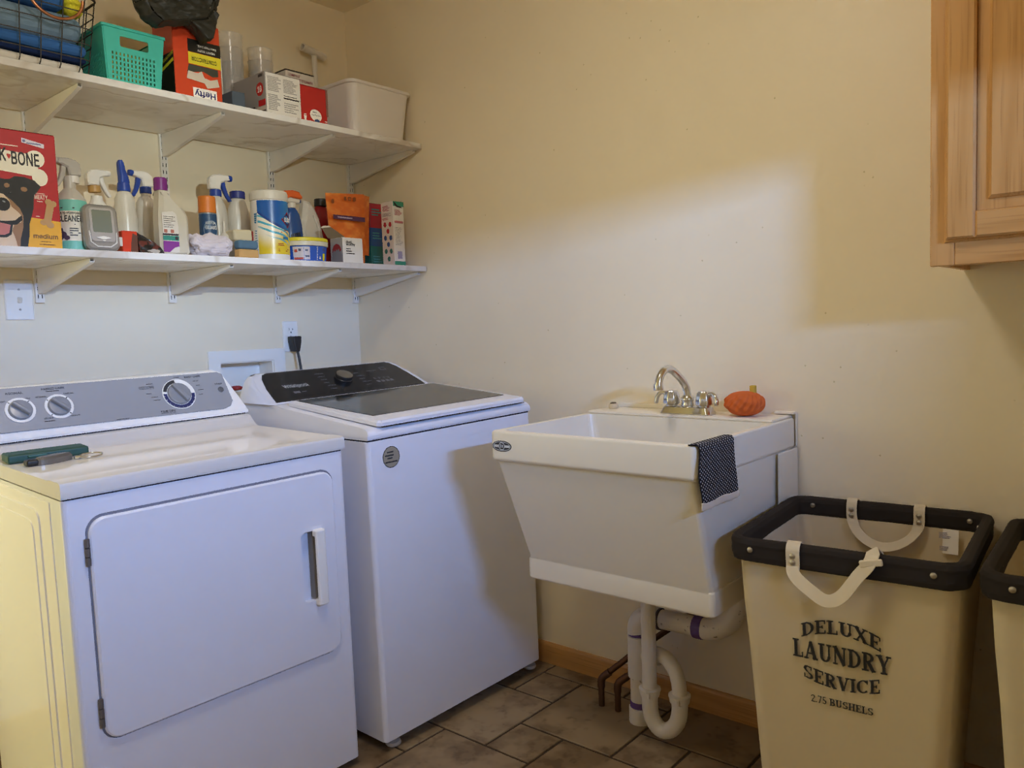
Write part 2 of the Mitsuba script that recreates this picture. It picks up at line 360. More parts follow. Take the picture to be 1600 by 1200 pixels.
# left side: seam strip and embossed panel
seam = mv(rot(_bevel(rrect(.068, .03, .64, .872, .004), .0035, .002), [1, 0, 0], 90), 0, 0, 0)
def on_left(poly, h, c, x):
    t = _bevel(poly, h, c); V = t.vertices.copy(); t.vertices = np.c_[x - V[:, 2], V[:, 0], V[:, 1]]; t.invert(); return t
P("side_panel", on_left(rrect(.071, .03, .64, .868, .004), .002, .0012, -DW), APPLG)
P("side_emboss", on_left(rrect(.135, .07, .60, .842, .03), .0030, .0024, -DW - .002), APPLG)
P("side_emboss", on_left(rrect(.172, .10, .57, .815, .03), .0022, .0018, -DW - .0050), APPLG)
# top: slab with round front edge, sunk field, slope up to the console
prof = Polygon([(-.004, .8815), (-.006, .886), (-.006, .909), (-.003, .9145), (.004, .9169), (.06, .9165), (.068, .9145), (.43, .9145), (.442, .9175), (.455, .925), (.472, .941), (.486, .9495), (.64, .9495), (.64, .8815)])
P("top", extx(prof, -DW - .002, .002), TOPG, 35)
P("top_gap_shade", bx(-DW + .004, -.004, .004, .63, .8755, .8825), GAPSHADE, False)
cp = Polygon([(.480, .9525), (.478, .958), (.4805, .966), (.536, 1.070), (.545, 1.081), (.555, 1.0855), (.57, 1.086), (.61, 1.078), (.64, 1.05), (.64, .9525)])
sil = Polygon([(-DW + .002, .94), (-DW + .002, .96), (-DW + .003, 1.0), (-DW + .006, 1.06), (-DW + .012, 1.078), (-DW + .030, 1.088), (-.075, 1.088), (-.055, 1.078), (-.045, 1.06), (-.018, 1.0), (-.002, .96), (-.002, .94)])
P("console", inter(extx(cp, -DW, 0), exty(sil, .4, .8)), APPLG, 35)
P("console_gap_shade", bx(-DW + .006, -.008, .486, .63, .9485, .9535), GAPSHADE, False)
DF = Frame((0, .4795, .9645), (1, 0, 0), (0, .065, .118))
panel = Polygon([(-.662, .0125), (-.676, .030), (-.677, .085), (-.676, .126), (-.662, .1345), (-.064, .130), (-.050, .122), (-.043, .031), (-.055, .014), (-.078, .007)]).buffer(.004).buffer(-.004)
PF = lambda name, t, mat, sm=35, lab=None: P(name, DF.put(t), mat, sm, lab)
GREY = M("grey_panel", "#8f9196", 0.38, spec=0.5); DGREY = M("grey_knob", "#85878b", 0.25)
PF("control_panel", mv(_bevel(panel, .003, .0015), 0, 0, .0008), GREY, 35, "grey control panel")
INK = M("dark_ink", "#26272c", 0.6); NAVY = M("navy_ink", "#1d2555", 0.5)
def annulus(r0, r1, a0=0, a1=360):
    a = np.radians(np.linspace(a0, a1, max(6, int((a1 - a0) / 7))))
    return Polygon(list(np.c_[r1 * np.cos(a), r1 * np.sin(a)]) + list(np.c_[r0 * np.cos(a), r0 * np.sin(a)][::-1]))
def knob(u, v, R, rk, ang, big=False):
    ringp = Point(0, 0).buffer(R, 12).difference(Point(0, 0).buffer(rk, 12))
    k = PF("dial_ring", mv(ext(ringp, .0025), u, v, .0036), WPLAST, 35, "white dial ring")
    if big:
        part(k, "scale", place(DF.put(mv(ext(annulus(rk + .0015, R - .0022, 175, 358), .0006), u, v, .0061)), DM), NAVY, False, "navy blue scale ring")
        part(k, "scale", place(DF.put(mv(ext(annulus(rk + .0015, R - .0022, 95, 165), .0006), u, v, .0061)), DM), INK, False, "black scale ring")
        tk = [affinity.rotate(sbox(R - .0055, -.0006, R - .0025, .0006), a, origin=(0, 0)) for a in range(185, 355, 17)]
        part(k, "tick_marks", place(DF.put(mv(ext(MultiPolygon(tk), .0004), u, v, .0067)), DM), WHITE, False)
    else:
        tk = [affinity.rotate(sbox(R - .0052, -.0011, R - .0008, .0011), a, origin=(0, 0)) for a in ((135, 45) if u < -.55 else (140, 45, -45, 225))]
        part(k, "tick_marks", place(DF.put(mv(ext(MultiPolygon(tk), .0004), u, v, .0061)), DM), INK, False)
    dome = lathe([(rk, 0), (rk * .99, .006), (rk * .93, .009), (rk * .86, .010)], 36)
    k = PF("knob", mv(dome, u, v, .0036), DGREY, 40, "grey turning knob")
    bar = rbx(-rk * .92, rk * .92, -rk * .2, rk * .2, .008, .0225, .004); bar = rz(bar, ang)
    part(k, "grip", place(DF.put(mv(bar, u, v, .0036)), DM), DGREY, 35)
knob(-.608, .069, .0345, .0275, 135); knob(-.518, .069, .0345, .0275, 135); knob(-.199, .069, .0475, .034, 120, True)
PF("start_button", mv(lathe([(.0085, 0), (.0085, .003), (.007, .004)], 20), -.070, .070, .0036), M("dark_grey_button", "#55565a", .4), 35, "small dark grey button")
lt = [text("SIGNAL", -.632, .115, .040, .006), text("OFF", -.647, .095, .012, .004), text("ON", -.590, .098, .010, .004), text("FABRIC CARE", -.549, .119, .055, .0065),
      bars(-.540, .113, .040, .004, 1, 1), text("NORMAL", -.567, .099, .027, .004), text("CASUAL", -.500, .102, .026, .0045), text("HEAVY", -.496, .037, .023, .0045), text("AIR ONLY", -.560, .037, .022, .0045), bars(-.560, .029, .034, .004, 1, 2),
      text("EASY CARE", -.168, .118, .048, .006), text("COTTONS", -.306, .097, .042, .006), flat(sbox(-.306, .0945, -.264, .0953), 2), text("TIME DRY", -.266, .016, .043, .007), flat(sbox(-.266, .0135, -.223, .0143), 2),
      text("START", -.083, .087, .023, .005), bars(-.389, .011, .055, .003, 1, 3)]
for a, yy in ((-.29, .078), (-.283, .108), (-.275, .056), (-.28, .066), (-.142, .09), (-.140, .075), (-.142, .06), (-.148, .105), (-.20, .122)): lt.append(bars(a, yy, .020, .003, 1, int(-a * 1000)))
PF("lettering", mv(cat(lt), 0, 0, .0034), INK, False, "small dark lettering")
# door
def on_front(poly, h, c, y=0.0, flipz=True):
    t = _bevel(poly, h, c); V = t.vertices.copy(); t.vertices = np.c_[V[:, 0], y - V[:, 2], V[:, 1]]; return t
P("door_gap_shade", exty(rrect(-.6520, .3445, -.0390, .8385, .039, 10).difference(rrect(-.151, .501, -.105, .687, .014)), -.0006, -.0001), DOORSHADE, False)
dp = on_front(rrect(-.6475, .3485, -.0425, .8325, .035, 10), .010, .004)
pocket = exty(rrect(-.150, .502, -.106, .686, .014), -.03, .03)
dk = P("door", diff(dp, pocket), APPL, 30, "wide white door")
grip = rbx(-.1175, -.0870, -.030, -.0085, .489, .690, .006)
part(dk, "handle", place(diff(grip, rbx(-.13, -.101, -.023, 0, .505, .674, .004)), DM), WPLAST, 35, "white moulded pull handle")
part(dk, "handle_shade", place(bx(-.1155, -.1065, -.0078, .0128, .506, .682), DM), M("handle_shade_grey", "#77726b", .7), False, "grey strip painted as shade behind the handle")  # grey strip stands in for the shadow line beside the grip
for z0, z1 in ((.735, .794), (.383, .447)):
    h = cat([mv(lathe([(.0052, 0), (.0052, (z1 - z0) / 3 - .002)], 12), 0, 0, z0 + i * (z1 - z0) / 3) for i in range(3)] + [bx(-.004, .011, .003, .0048, z0 + .004, z1 - .004)])
    P("hinge", mv(h, -.6515, -.0062, 0), M("hinge_grey", "#6e6a68", .45, metallic=.6), 35, "grey metal hinge")
for x in (-DW + .05, -.05):
    for y in (.05, .58): P("foot", mv(lathe([(.019, 0), (.021, .004), (.019, .012), (.01, .014), (.01, .022)], 16), x, y, 0), M("foot_grey", "#8d8780", .6))
# ---------------- washer
w = thing("washer", "white top-loading washing machine with a dark glass lid and black console", "washing machine")
P = lambda name, mesh, mat, sm=35, lab=None: part(w, name, place(mesh, WM), mat, sm, lab)
WW = .687
P("body", ext(unary_union([rrect(0, 0, WW, .67, .014), sbox(0, .3, WW, .67)]), .890 - .032, .032), APPL, 30)
P("top_gap_shade", bx(.004, WW - .004, .004, .66, .888, .8955), GAPSHADE, False)
tp = Polygon([(.0, .8945), (-.003, .899), (-.003, .910), (.002, .9185), (.012, .9245), (.03, .9275), (.44, .9655), (.478, .972), (.67, .972), (.67, .8945)])
silw = rrect(0, .85, WW, 1.2, .02).union(sbox(0, .85, WW, .91))
P("top", inter(extx(tp, 0, WW), exty(Polygon([(0, .88), (0, .905), (.006, .93), (.02, .98), (WW - .02, .98), (WW - .006, .93), (WW, .905), (WW, .88)]), -.1, .8)), APPL, 35)
# console
cw = Polygon([(.476, .9725), (.4785, .976), (.645, 1.0605), (.655, 1.063), (.668, 1.058), (.67, 1.04), (.67, .9725)])
sw = Polygon([(.006, .965), (.010, .975), (.016, 1.0), (.028, 1.03), (.045, 1.053), (.07, 1.066), (WW - .07, 1.066), (WW - .045, 1.053), (WW - .028, 1.03), (WW - .016, 1.0), (WW - .010, .975), (WW - .006, .965)])
P("console", inter(extx(cw, 0, WW), exty(sw, .3, .9)), APPL, 35)
WF = Frame((0, .478, .9755), (1, 0, 0), (0, .170, .0855))
PF = lambda name, t, mat, sm=35, lab=None: P(name, WF.put(t), mat, sm, lab)
bp = Polygon([(.028, .003), (.034, .040), (.043, .090), (.062, .150), (.078, .178), (.095, .1865), (.600, .1865), (.618, .178), (.634, .145), (.645, .090), (.653, .040), (.657, .003)])
PF("control_panel", mv(_bevel(bp, .003, .0012), 0, 0, .0006), M("black_glass", "#15161a", .12, spec=.6), 35, "glossy black control panel")
kk = PF("knob", mv(lathe([(.0325, 0), (.0325, .005), (.0305, .007), (.0300, .016), (.029, .018)], 40), .352, .098, .0036), BLACK, 30, "black-sided turning knob")
part(kk, "cap", place(WF.put(mv(lathe([(.0288, 0), (.0288, .0012), (.026, .0018)], 40), .352, .098, .0216)), WM), M("knob_silver", "#b3aea2", .32, metallic=.9), 35, "brushed silver cap")
LG = M("pale_grey_ink", "#b9bcc0", .5); LG2 = M("mid_grey_ink", "#62646a", .5)
PF("lettering", mv(text("Whirlpool", .104, .072, .094, .026, False), 0, 0, .0034), LG, False, "pale grey lettering")
sm = [bars(.262, .040 + i * .021, .042 if i % 2 else .03, .005, 1, i) for i in range(6)] + [bars(.412, .040 + i * .021, .042 if i % 2 else .032, .005, 1, 20 + i) for i in range(5)] + [bars(.476, .128, .045, .006, 1, 4)]
sm += [flat(rrect(.470 + .020 * i, .048, .484 + .020 * i, .062, .002)) for i in range(4)] + [bars(.470 + .020 * i, .070, .013, .012, 2, 30 + i) for i in range(4)] + [flat(rrect(.545, .130, .570, .150, .002).difference(rrect(.547, .132, .568, .148, .002)))] + [flat(sbox(.118, .040, .142, .052), 2), bars(.148, .042, .02, .006, 1, 5)]
PF("legends", mv(cat(sm), 0, 0, .0034), LG2, False)
# lid: a white frame around dark glass on the slope of the top
LF = Frame((0, .0, .9285), (1, 0, 0), (0, .44, .0385))
lid = Polygon([(.040, .006), (.052, -.004), (WW - .035, -.004), (WW - .023, .006), (WW - .026, .44), (.046, .44)]).buffer(.006).buffer(-.006)
lk = P("lid", LF.put(mv(_bevel(lid, .016, .006), 0, 0, .0)), APPL, 35, "white lid frame with a lipped front edge")
gl = Polygon([(.080, .070), (WW - .050, .070), (WW - .046, .10), (WW - .044, .425), (.064, .425), (.070, .20)]).buffer(.004).buffer(-.004)
part(lk, "glass", place(LF.put(mv(_bevel(gl, .002, .0008), 0, 0, .0155)), WM), M("lid_glass", "#1a1c1f", .06, spec=.6), 35, "dark grey glass")
P("lid_gap_shade", LF.put(ext(Polygon([(.05, -.0042), (WW - .033, -.0042), (WW - .035, .004), (.052, .004)]), .0025, -.0022)), GAPSHADE, False)
for x in (.05, WW - .025):
    for y in (.03, .6): P("foot", mv(lathe([(.020, 0), (.023, .004), (.021, .012), (.01, .015), (.01, .032)], 20), x, y, 0), M("foot_white", "#a9a39b", .6), 35, "pale levelling foot")
SF = Frame((.080, 0, .838))
st = P("sticker", SF.put(ext(Point(0, 0).buffer(.0305, 16), .0006, .0001)), M("sticker_tan", "#a19a8b", .35, metallic=.4), 35, "round metallic sticker")
part(st, "border", place(SF.put(ext(Point(0, 0).buffer(.0305, 16).difference(Point(0, 0).buffer(.0288, 16)), .0003, .0007)), WM), INK, False)
part(st, "lettering", place(SF.put(cat([bars(-.014, .010, .028, .008, 1, 1), bars(-.022, .001, .044, .008, 1, 2), bars(-.014, -.007, .028, .008, 1, 3), bars(-.022, -.018, .044, .008, 1, 4)])), WM), INK, False)
# ================================================================ utility sink
s = thing("utility_sink", "white plastic wall-hung laundry sink beside the washing machine", "sink")
def rr_ring(x0, x1, y0, y1, z, r): return ring_pts(x1 - x0, y1 - y0, r, (x0 + x1) / 2, (y0 + y1) / 2, z)
rim = loft([rr_ring(-.578, -.002, -1.848, -1.254, .834, .012), rr_ring(-.584, -.002, -1.853, -1.249, .838, .014), rr_ring(-.587, -.002, -1.855, -1.247, .845, .016), rr_ring(-.587, -.002, -1.855, -1.247, .911, .016), rr_ring(-.583, -.002, -1.851, -1.251, .9156, .014)])
body = loft([rr_ring(-.488, -.03, -1.840, -1.292, .545, .014), rr_ring(-.577, -.01, -1.848, -1.256, .84, .014)])
skirt = loft([rr_ring(-.492, -.03, -1.842, -1.290, .497, .014), rr_ring(-.495, -.03, -1.845, -1.288, .502, .014), rr_ring(-.495, -.03, -1.845, -1.288, .552, .014), rr_ring(-.491, -.03, -1.842, -1.291, .557, .014)])
cav = loft([rr_ring(-.462, -.17, -1.795, -1.325, .60, .04), rr_ring(-.566, -.142, -1.836, -1.268, .93, .02)])
hollow = loft([rr_ring(-.474, -.05, -1.826, -1.306, .45, .01), rr_ring(-.474, -.05, -1.826, -1.306, .56, .01)])
part(s, "tub", diff(union(rim, body, skirt), cav, hollow), SINKW, 30)
part(s, "faucet_deck", cbx(-.140, -.003, -1.845, -1.257, .9158, .9245, .003), SINKW, 30, "raised back ledge")
part(s, "bracket_flange", cbx(-.135, -.004, -1.861, -1.8555, .56, .835, .002), SINKW, 30)
CAULK = M("caulk", "#d9d2c0", .6)
for q_ in (rbx(-.009, -.001, -1.47, -1.285, .9248, .938, .002), rbx(-.022, -.001, -1.858, -1.80, .926, .934, .003), rbx(-.010, -.001, -1.8595, -1.8556, .84, .93, .0015)):
    part(s, "caulk_bead", crumple(q_, .0015, 60), CAULK, 40, "uneven pale caulk")
part(s, "strainer", mv(lathe([(.04, 0), (.042, .003), (.03, .004), (.01, .002)], 24), -.30, -1.56, .6005), CHROME, 30)
bf = Frame((-.5872, -1.290, .877), (0, -1, 0))
bk = part(s, "badge", bf.put(ext(scl_p := affinity.scale(Point(0, 0).buffer(1, 24), .033, .0145), .0008)), M("badge_black", "#16171b", .35), False, "black oval badge")
bd = affinity.scale(Point(0, 0).buffer(1, 24), .0305, .0122).difference(affinity.scale(Point(0, 0).buffer(1, 24), .029, .0108))
part(bk, "emblem", bf.put(cat([ext(bd, .0002, .0009), ext(Point(0, 0).buffer(.0105, 12).difference(Point(0, 0).buffer(.0085, 12)), .0003, .0009), ext(sbox(-.027, -.0032, -.011, .0032).intersection(affinity.scale(Point(0, 0).buffer(1, 24), .029, .0108)), .0003, .0009), ext(sbox(.011, -.0032, .027, .0032), .0003, .0009), ext(sbox(-.0045, -.005, -.002, .005), .0003, .0009), ext(sbox(.001, -.004, .004, .004), .0003, .0009)])), LG, False, "silver emblem")
# ---------------- faucet
f = thing("faucet", "chrome two-handle faucet with a curved spout on the back of the sink", "faucet")
fx, fy, fz = -.098, -1.578, .9245
part(f, "base", cat([loft([rr_ring(fx - .028, fx + .028, fy - .078, fy + .078, fz + .0002, .012), rr_ring(fx - .029, fx + .029, fy - .079, fy + .079, fz + .003, .012), rr_ring(fx - .022, fx + .022, fy - .072, fy + .072, fz + .020, .012), rr_ring(fx - .016, fx + .016, fy - .066, fy + .066, fz + .023, .010)])]), CHROME, 35)
sp = spline([(fx, fy, fz + .02), (fx, fy, fz + .055), (fx - .004, fy + .002, fz + .075), (fx - .045, fy + .008, fz + .116), (fx - .075, fy + .013, fz + .133), (fx - .102, fy + .017, fz + .131), (fx - .121, fy + .020, fz + .112), (fx - .128, fy + .021, fz + .088)], 40)
part(f, "spout", cat([tube(sp, .0108, 16), mv(lathe([(.018, .0), (.019, .006), (.0165, .012), (.0185, .018), (.019, .024), (.013, .032)], 24), fx, fy, fz + .022)]), CHROME, 45)
part(f, "aerator", mv(lathe([(.0125, 0), (.0135, .002), (.0135, .012), (.012, .018)], 20), fx - .1285, fy + .021, fz + .078), CHROME, 35)
for sg in (1, -1):
    yy = fy + sg * .0515
    fl = [np.c_[(r * (1 + .035 * np.cos(8 * np.linspace(0, 2 * np.pi, 48, False)))) * np.cos(np.linspace(0, 2 * np.pi, 48, False)) + fx, (r * (1 + .035 * np.cos(8 * np.linspace(0, 2 * np.pi, 48, False)))) * np.sin(np.linspace(0, 2 * np.pi, 48, False)) + yy, np.full(48, fz + z)] for r, z in ((.023, .0275), (.0245, .032), (.0235, .045), (.020, .060), (.0165, .066), (.006, .068))]
    h = part(f, "handle", cat([loft(fl), mv(lathe([(.018, 0), (.018, .006), (.014, .008)], 24), fx, yy, fz + .020)]), CHROME, 45)
    part(h, "lever", tube(spline([(fx - .002, yy + sg * .018, fz + .058), (fx - .006, yy + sg * .034, fz + .058), (fx - .010, yy + sg * .041, fz + .048), (fx - .012, yy + sg * .043, fz + .028)], 14), np.r_[.007, np.full(12, .0062), .004], 10), CHROME, 45)
# ---------------- small things on the sink
k = thing("soap_stub", "small off-white soap stub with a dark top on the back left corner of the sink", "soap")
part(k, "base", mv(lathe([(.014, 0), (.0165, .004), (.0165, .012), (.014, .016)], 20, 1, .9), -.06, -1.300, .9246), M("soap_cream", "#cfc3ab", .6))
part(k, "dark_top", mv(lathe([(.011, 0), (.012, .002), (.008, .004)], 16, 1, .8), -.06, -1.300, .9408), M("soap_dark", "#6d6152", .8), 35, "dark residue")
k = thing("pumpkin_scrubber", "orange ribbed pumpkin-shaped scrubber with a yellow-green stem beside the faucet", "scrubber")
th = np.linspace(0, np.pi, 44); ph = np.linspace(0, 2 * np.pi, 120, False)
rings = []
for t0 in th[1:-1]:
    wv = 1 + .06 * np.cos(17 * ph + 6 * np.cos(t0) + 1.6 * np.sin(3 * ph)) * np.sin(t0) + .035 * np.sin(4 * ph + 3 * t0) + .03 * np.sin(9 * t0 + 5 * np.sin(2 * ph))
    rings.append(np.c_[.0505 * np.sin(t0) ** .85 * np.cos(ph) * wv, .0525 * np.sin(t0) ** .85 * np.sin(ph) * wv, -.034 * np.cos(t0) * (1 + .0 * wv)])
ORANGE = M("orange_mesh", "#bf5a1e", .75, sheen=.3)
part(k, "ball", mv(loft(rings), -.085, -1.745, .9595), ORANGE, True)
part(k, "stem", mv(rbx(-.007, .007, -.008, .008, -.004, .018, .003), -.075, -1.765, .991), M("stem_yellow", "#b79a35", .7), 35, "short yellow-green stem")
k = thing("dish_cloth", "dark grey knitted cloth with a pale hem hung over the right edge of the sink", "cloth")
def cloth_sheet(x0f, x1f, path, nx=26, th=.003, amp=.0015):
    path = np.asarray(path, float); n = len(path); d = np.gradient(path, axis=0); d /= np.linalg.norm(d, axis=1, keepdims=True); nr = np.c_[-d[:, 1], d[:, 0]]
    V, UV = [], []
    for sgn in (1, -1):
        for i in range(n):
            for j in range(nx):
                u = j / (nx - 1); v = i / (n - 1); x = x0f(v) * (1 - u) + x1f(v) * u
                wv = amp * math.sin(u * 9 + v * 3) * max(0, v - .3) + sgn * th / 2
                V.append((x, path[i, 0] + nr[i, 0] * wv, path[i, 1] + nr[i, 1] * wv)); UV.append((u, v * 1.4))
    F = []; o = n * nx
    for i in range(n - 1):
        for j in range(nx - 1):
            a = i * nx + j; F += [(a, a + nx, a + nx + 1), (a, a + nx + 1, a + 1), (o + a, o + a + nx + 1, o + a + nx), (o + a, o + a + 1, o + a + nx + 1)]
    bnd = [i * nx for i in range(n)] + [(n - 1) * nx + j for j in range(1, nx)] + [i * nx + nx - 1 for i in range(n - 2, -1, -1)] + [j for j in range(nx - 2, 0, -1)]
    for p, q in zip(bnd, bnd[1:] + bnd[:1]): F += [(p, o + p, o + q), (p, o + q, q)]
    return tm(V, F), np.array(UV)
cp_ = spline([(-1.836, .9180), (-1.842, .9184), (-1.849, .9190), (-1.857, .9185), (-1.8615, .908), (-1.8625, .88), (-1.8650, .83), (-1.867, .789)], 30)
t, uv = cloth_sheet(lambda v: -.588 + .004 * math.sin(v * 8) + .05 * max(0, .25 - v) * 4 * .0, lambda v: -.418 + .012 * v + (.03 * (.3 - v) if v < .3 else 0), cp_)
part(k, "weave", t, KNIT, True, uv=uv)
hp = spline([(-1.8668, .7905), (-1.8675, .781), (-1.8672, .773)], 5)
t, uv = cloth_sheet(lambda v: -.587, lambda v: -.405 + .006 * v, hp, th=.0034)
t.vertices[:, 2] += .004 * (meshkit.noise(np.c_[t.vertices[:, 0] * 60, np.zeros(len(t.vertices)), np.zeros(len(t.vertices))]) - .5) 
part(k, "hem", t, M("cloth_hem", "#cbbfae", .9), True, "pale ribbed hem")

# ================================================================ pipes under the sink
COPPER = M("aged_copper", "#5d3f2c", .45, metallic=.75)
def _pvcd(p, n, uv):
    f = fbm(p.x * 80, p.y * 80, p.z * 80, 3)
    return mix(lin("#d6cebf"), lin("#7d7263"), .8 * sstep(.66, .78, f))
PVCD = M("stained_pvc", 0, .45, tex=mikit.proc(_pvcd))
PURPLE = M("purple_primer", "#5a3f78", .5)
k = thing("drain_pipe", "white plastic drain pipe and trap with purple primer joints under the sink", "pipe")
dx_, dy_ = -.175, -1.445
part(k, "floor_coupling", mv(lathe([(.0345, 0), (.0345, .045), (.031, .047)], 24), dx_, dy_, 0.0002), PVC)
part(k, "purple_ring", mv(lathe([(.0305, .0475), (.0305, .064), (.029, .065)], 24), dx_, dy_, 0), PURPLE, 35, "purple primer ring")
part(k, "riser", mv(lathe([(.0285, .0652), (.0285, .137)], 24), dx_, dy_, 0), PVCD)
part(k, "tee", cat([mv(lathe([(.030, .138), (.0345, .140), (.0345, .264), (.030, .266)], 24), dx_, dy_, 0), tube([(dx_, dy_ - .02, .212), (dx_ - .012, dy_ - .072, .222)], .027, 18)]), PVC, 35)
part(k, "purple_ring", mv(lathe([(.0315, .2665), (.0315, .273)], 24), dx_, dy_, 0), PURPLE)
el = spline([(dx_, dy_, .2732), (dx_, dy_, .2940), (dx_, dy_ - .015, .3170), (dx_, dy_ - .045, .3280), (dx_, dy_ - .070, .3290)], 16)
part(k, "elbow", tube(el, .0325, 20), PVC, 40)
part(k, "dark_ring", tube([(dx_, dy_ - .0705, .3290), (dx_, dy_ - .078, .3295)], .0315, 20), M("dark_primer", "#3b3038", .6), 35, "dark primer ring")
part(k, "crossbar", tube([(dx_, dy_ - .0785, .3295), (dx_, dy_ - .185, .3325)], .028, 20), PVCD, 35)
part(k, "purple_ring", tube([(dx_, dy_ - .1855, .3325), (dx_, dy_ - .212, .3330)], .0325, 20), PURPLE, 35, "purple primer collar")
el2 = spline([(dx_, dy_ - .2125, .3330), (dx_, dy_ - .245, .3380), (dx_ + .01, dy_ - .275, .3570), (dx_ + .02, dy_ - .295, .3870), (dx_ + .022, dy_ - .305, .47)], 16)
part(k, "elbow", tube(el2, .031, 20), PVCD, 40)
tx, ty = -.262, -1.530
part(k, "tailpiece", tube([(tx, ty, .556), (tx, ty, .148)], .0205, 20), PVC, 35)
def nut(c, axis=None):
    prof = [(.0215, -.012), (.027, -.012), (.0285, -.004), (.0285, .003), (.031, .004), (.031, .009), (.024, .011)]
    t = lathe(prof, 24); ears = cat([rz(rbx(.026, .038, -.005, .005, -.010, .008, .003), a) for a in (20, 200)])
    return mv(cat([t, ears]), *c)
part(k, "slip_nut", nut((tx, ty, .150)), PVC, 35)
jb = spline([(tx, ty, .139), (tx, ty, .105), (tx, ty - .008, .070), (tx + .002, ty - .035, .045), (tx + .006, ty - .064, .055), (tx + .009, ty - .083, .085), (tx + .011, ty - .088, .118), (tx + .011, ty - .088, .135)], 30)
part(k, "j_bend", tube(jb, .0225, 20), PVC, 40)
part(k, "slip_nut", nut((tx + .011, ty - .088, .150)), PVC, 35)
ta = spline([(tx + .011, ty - .088, .161), (tx + .012, ty - .086, .185), (tx + .018, ty - .072, .218), (tx + .028, ty - .045, .240), (tx + .045, ty - .008, .241), (dx_ - .014, dy_ - .073, .223)], 30)
part(k, "trap_arm", tube(ta, .0205, 20), PVC, 40)
for j, (yy, hh, lab) in enumerate(((-1.297, .088, "tarnished copper water pipe bent up towards the sink, further from the drain pipe"), (-1.357, .088, "tarnished copper water pipe bent up towards the sink, next to the drain pipe"))):
    k = thing("copper_pipe", lab, "pipe", "copper pipes under the sink")
    path = bend([(-.163, yy, .0005), (-.163, yy, hh), (-.090, -1.395 - .02 * j, hh + (1.405 + .02 * j + yy) * .875), (-.075, yy - .28, hh + .245), (-.073, yy - .285, .49)], .02)
    if j: path = bend([(-.163, yy, .0005), (-.163, yy, hh), (-.128, -1.415, hh + .05), (-.122, -1.450, hh + .08), (-.1215, -1.456, .262)], .02)
    part(k, "tube", tube(path, .0095, 12), COPPER, 40)
    part(k, "elbow_fitting", tube(bend([(-.163, yy, hh - .028), (-.163, yy, hh), (-.163 + (.0113 if j == 0 else .018), yy - .025, hh + .022)], .018), .0118, 12), COPPER, 40)

# ================================================================ hampers
RIV = M("rivet", "#b9b3a8", .3, metallic=.9)
STRAP = M("strap_cream", "#cbbea4", .85, sheen=.3, bump=TERRYB, bscale=.0004)
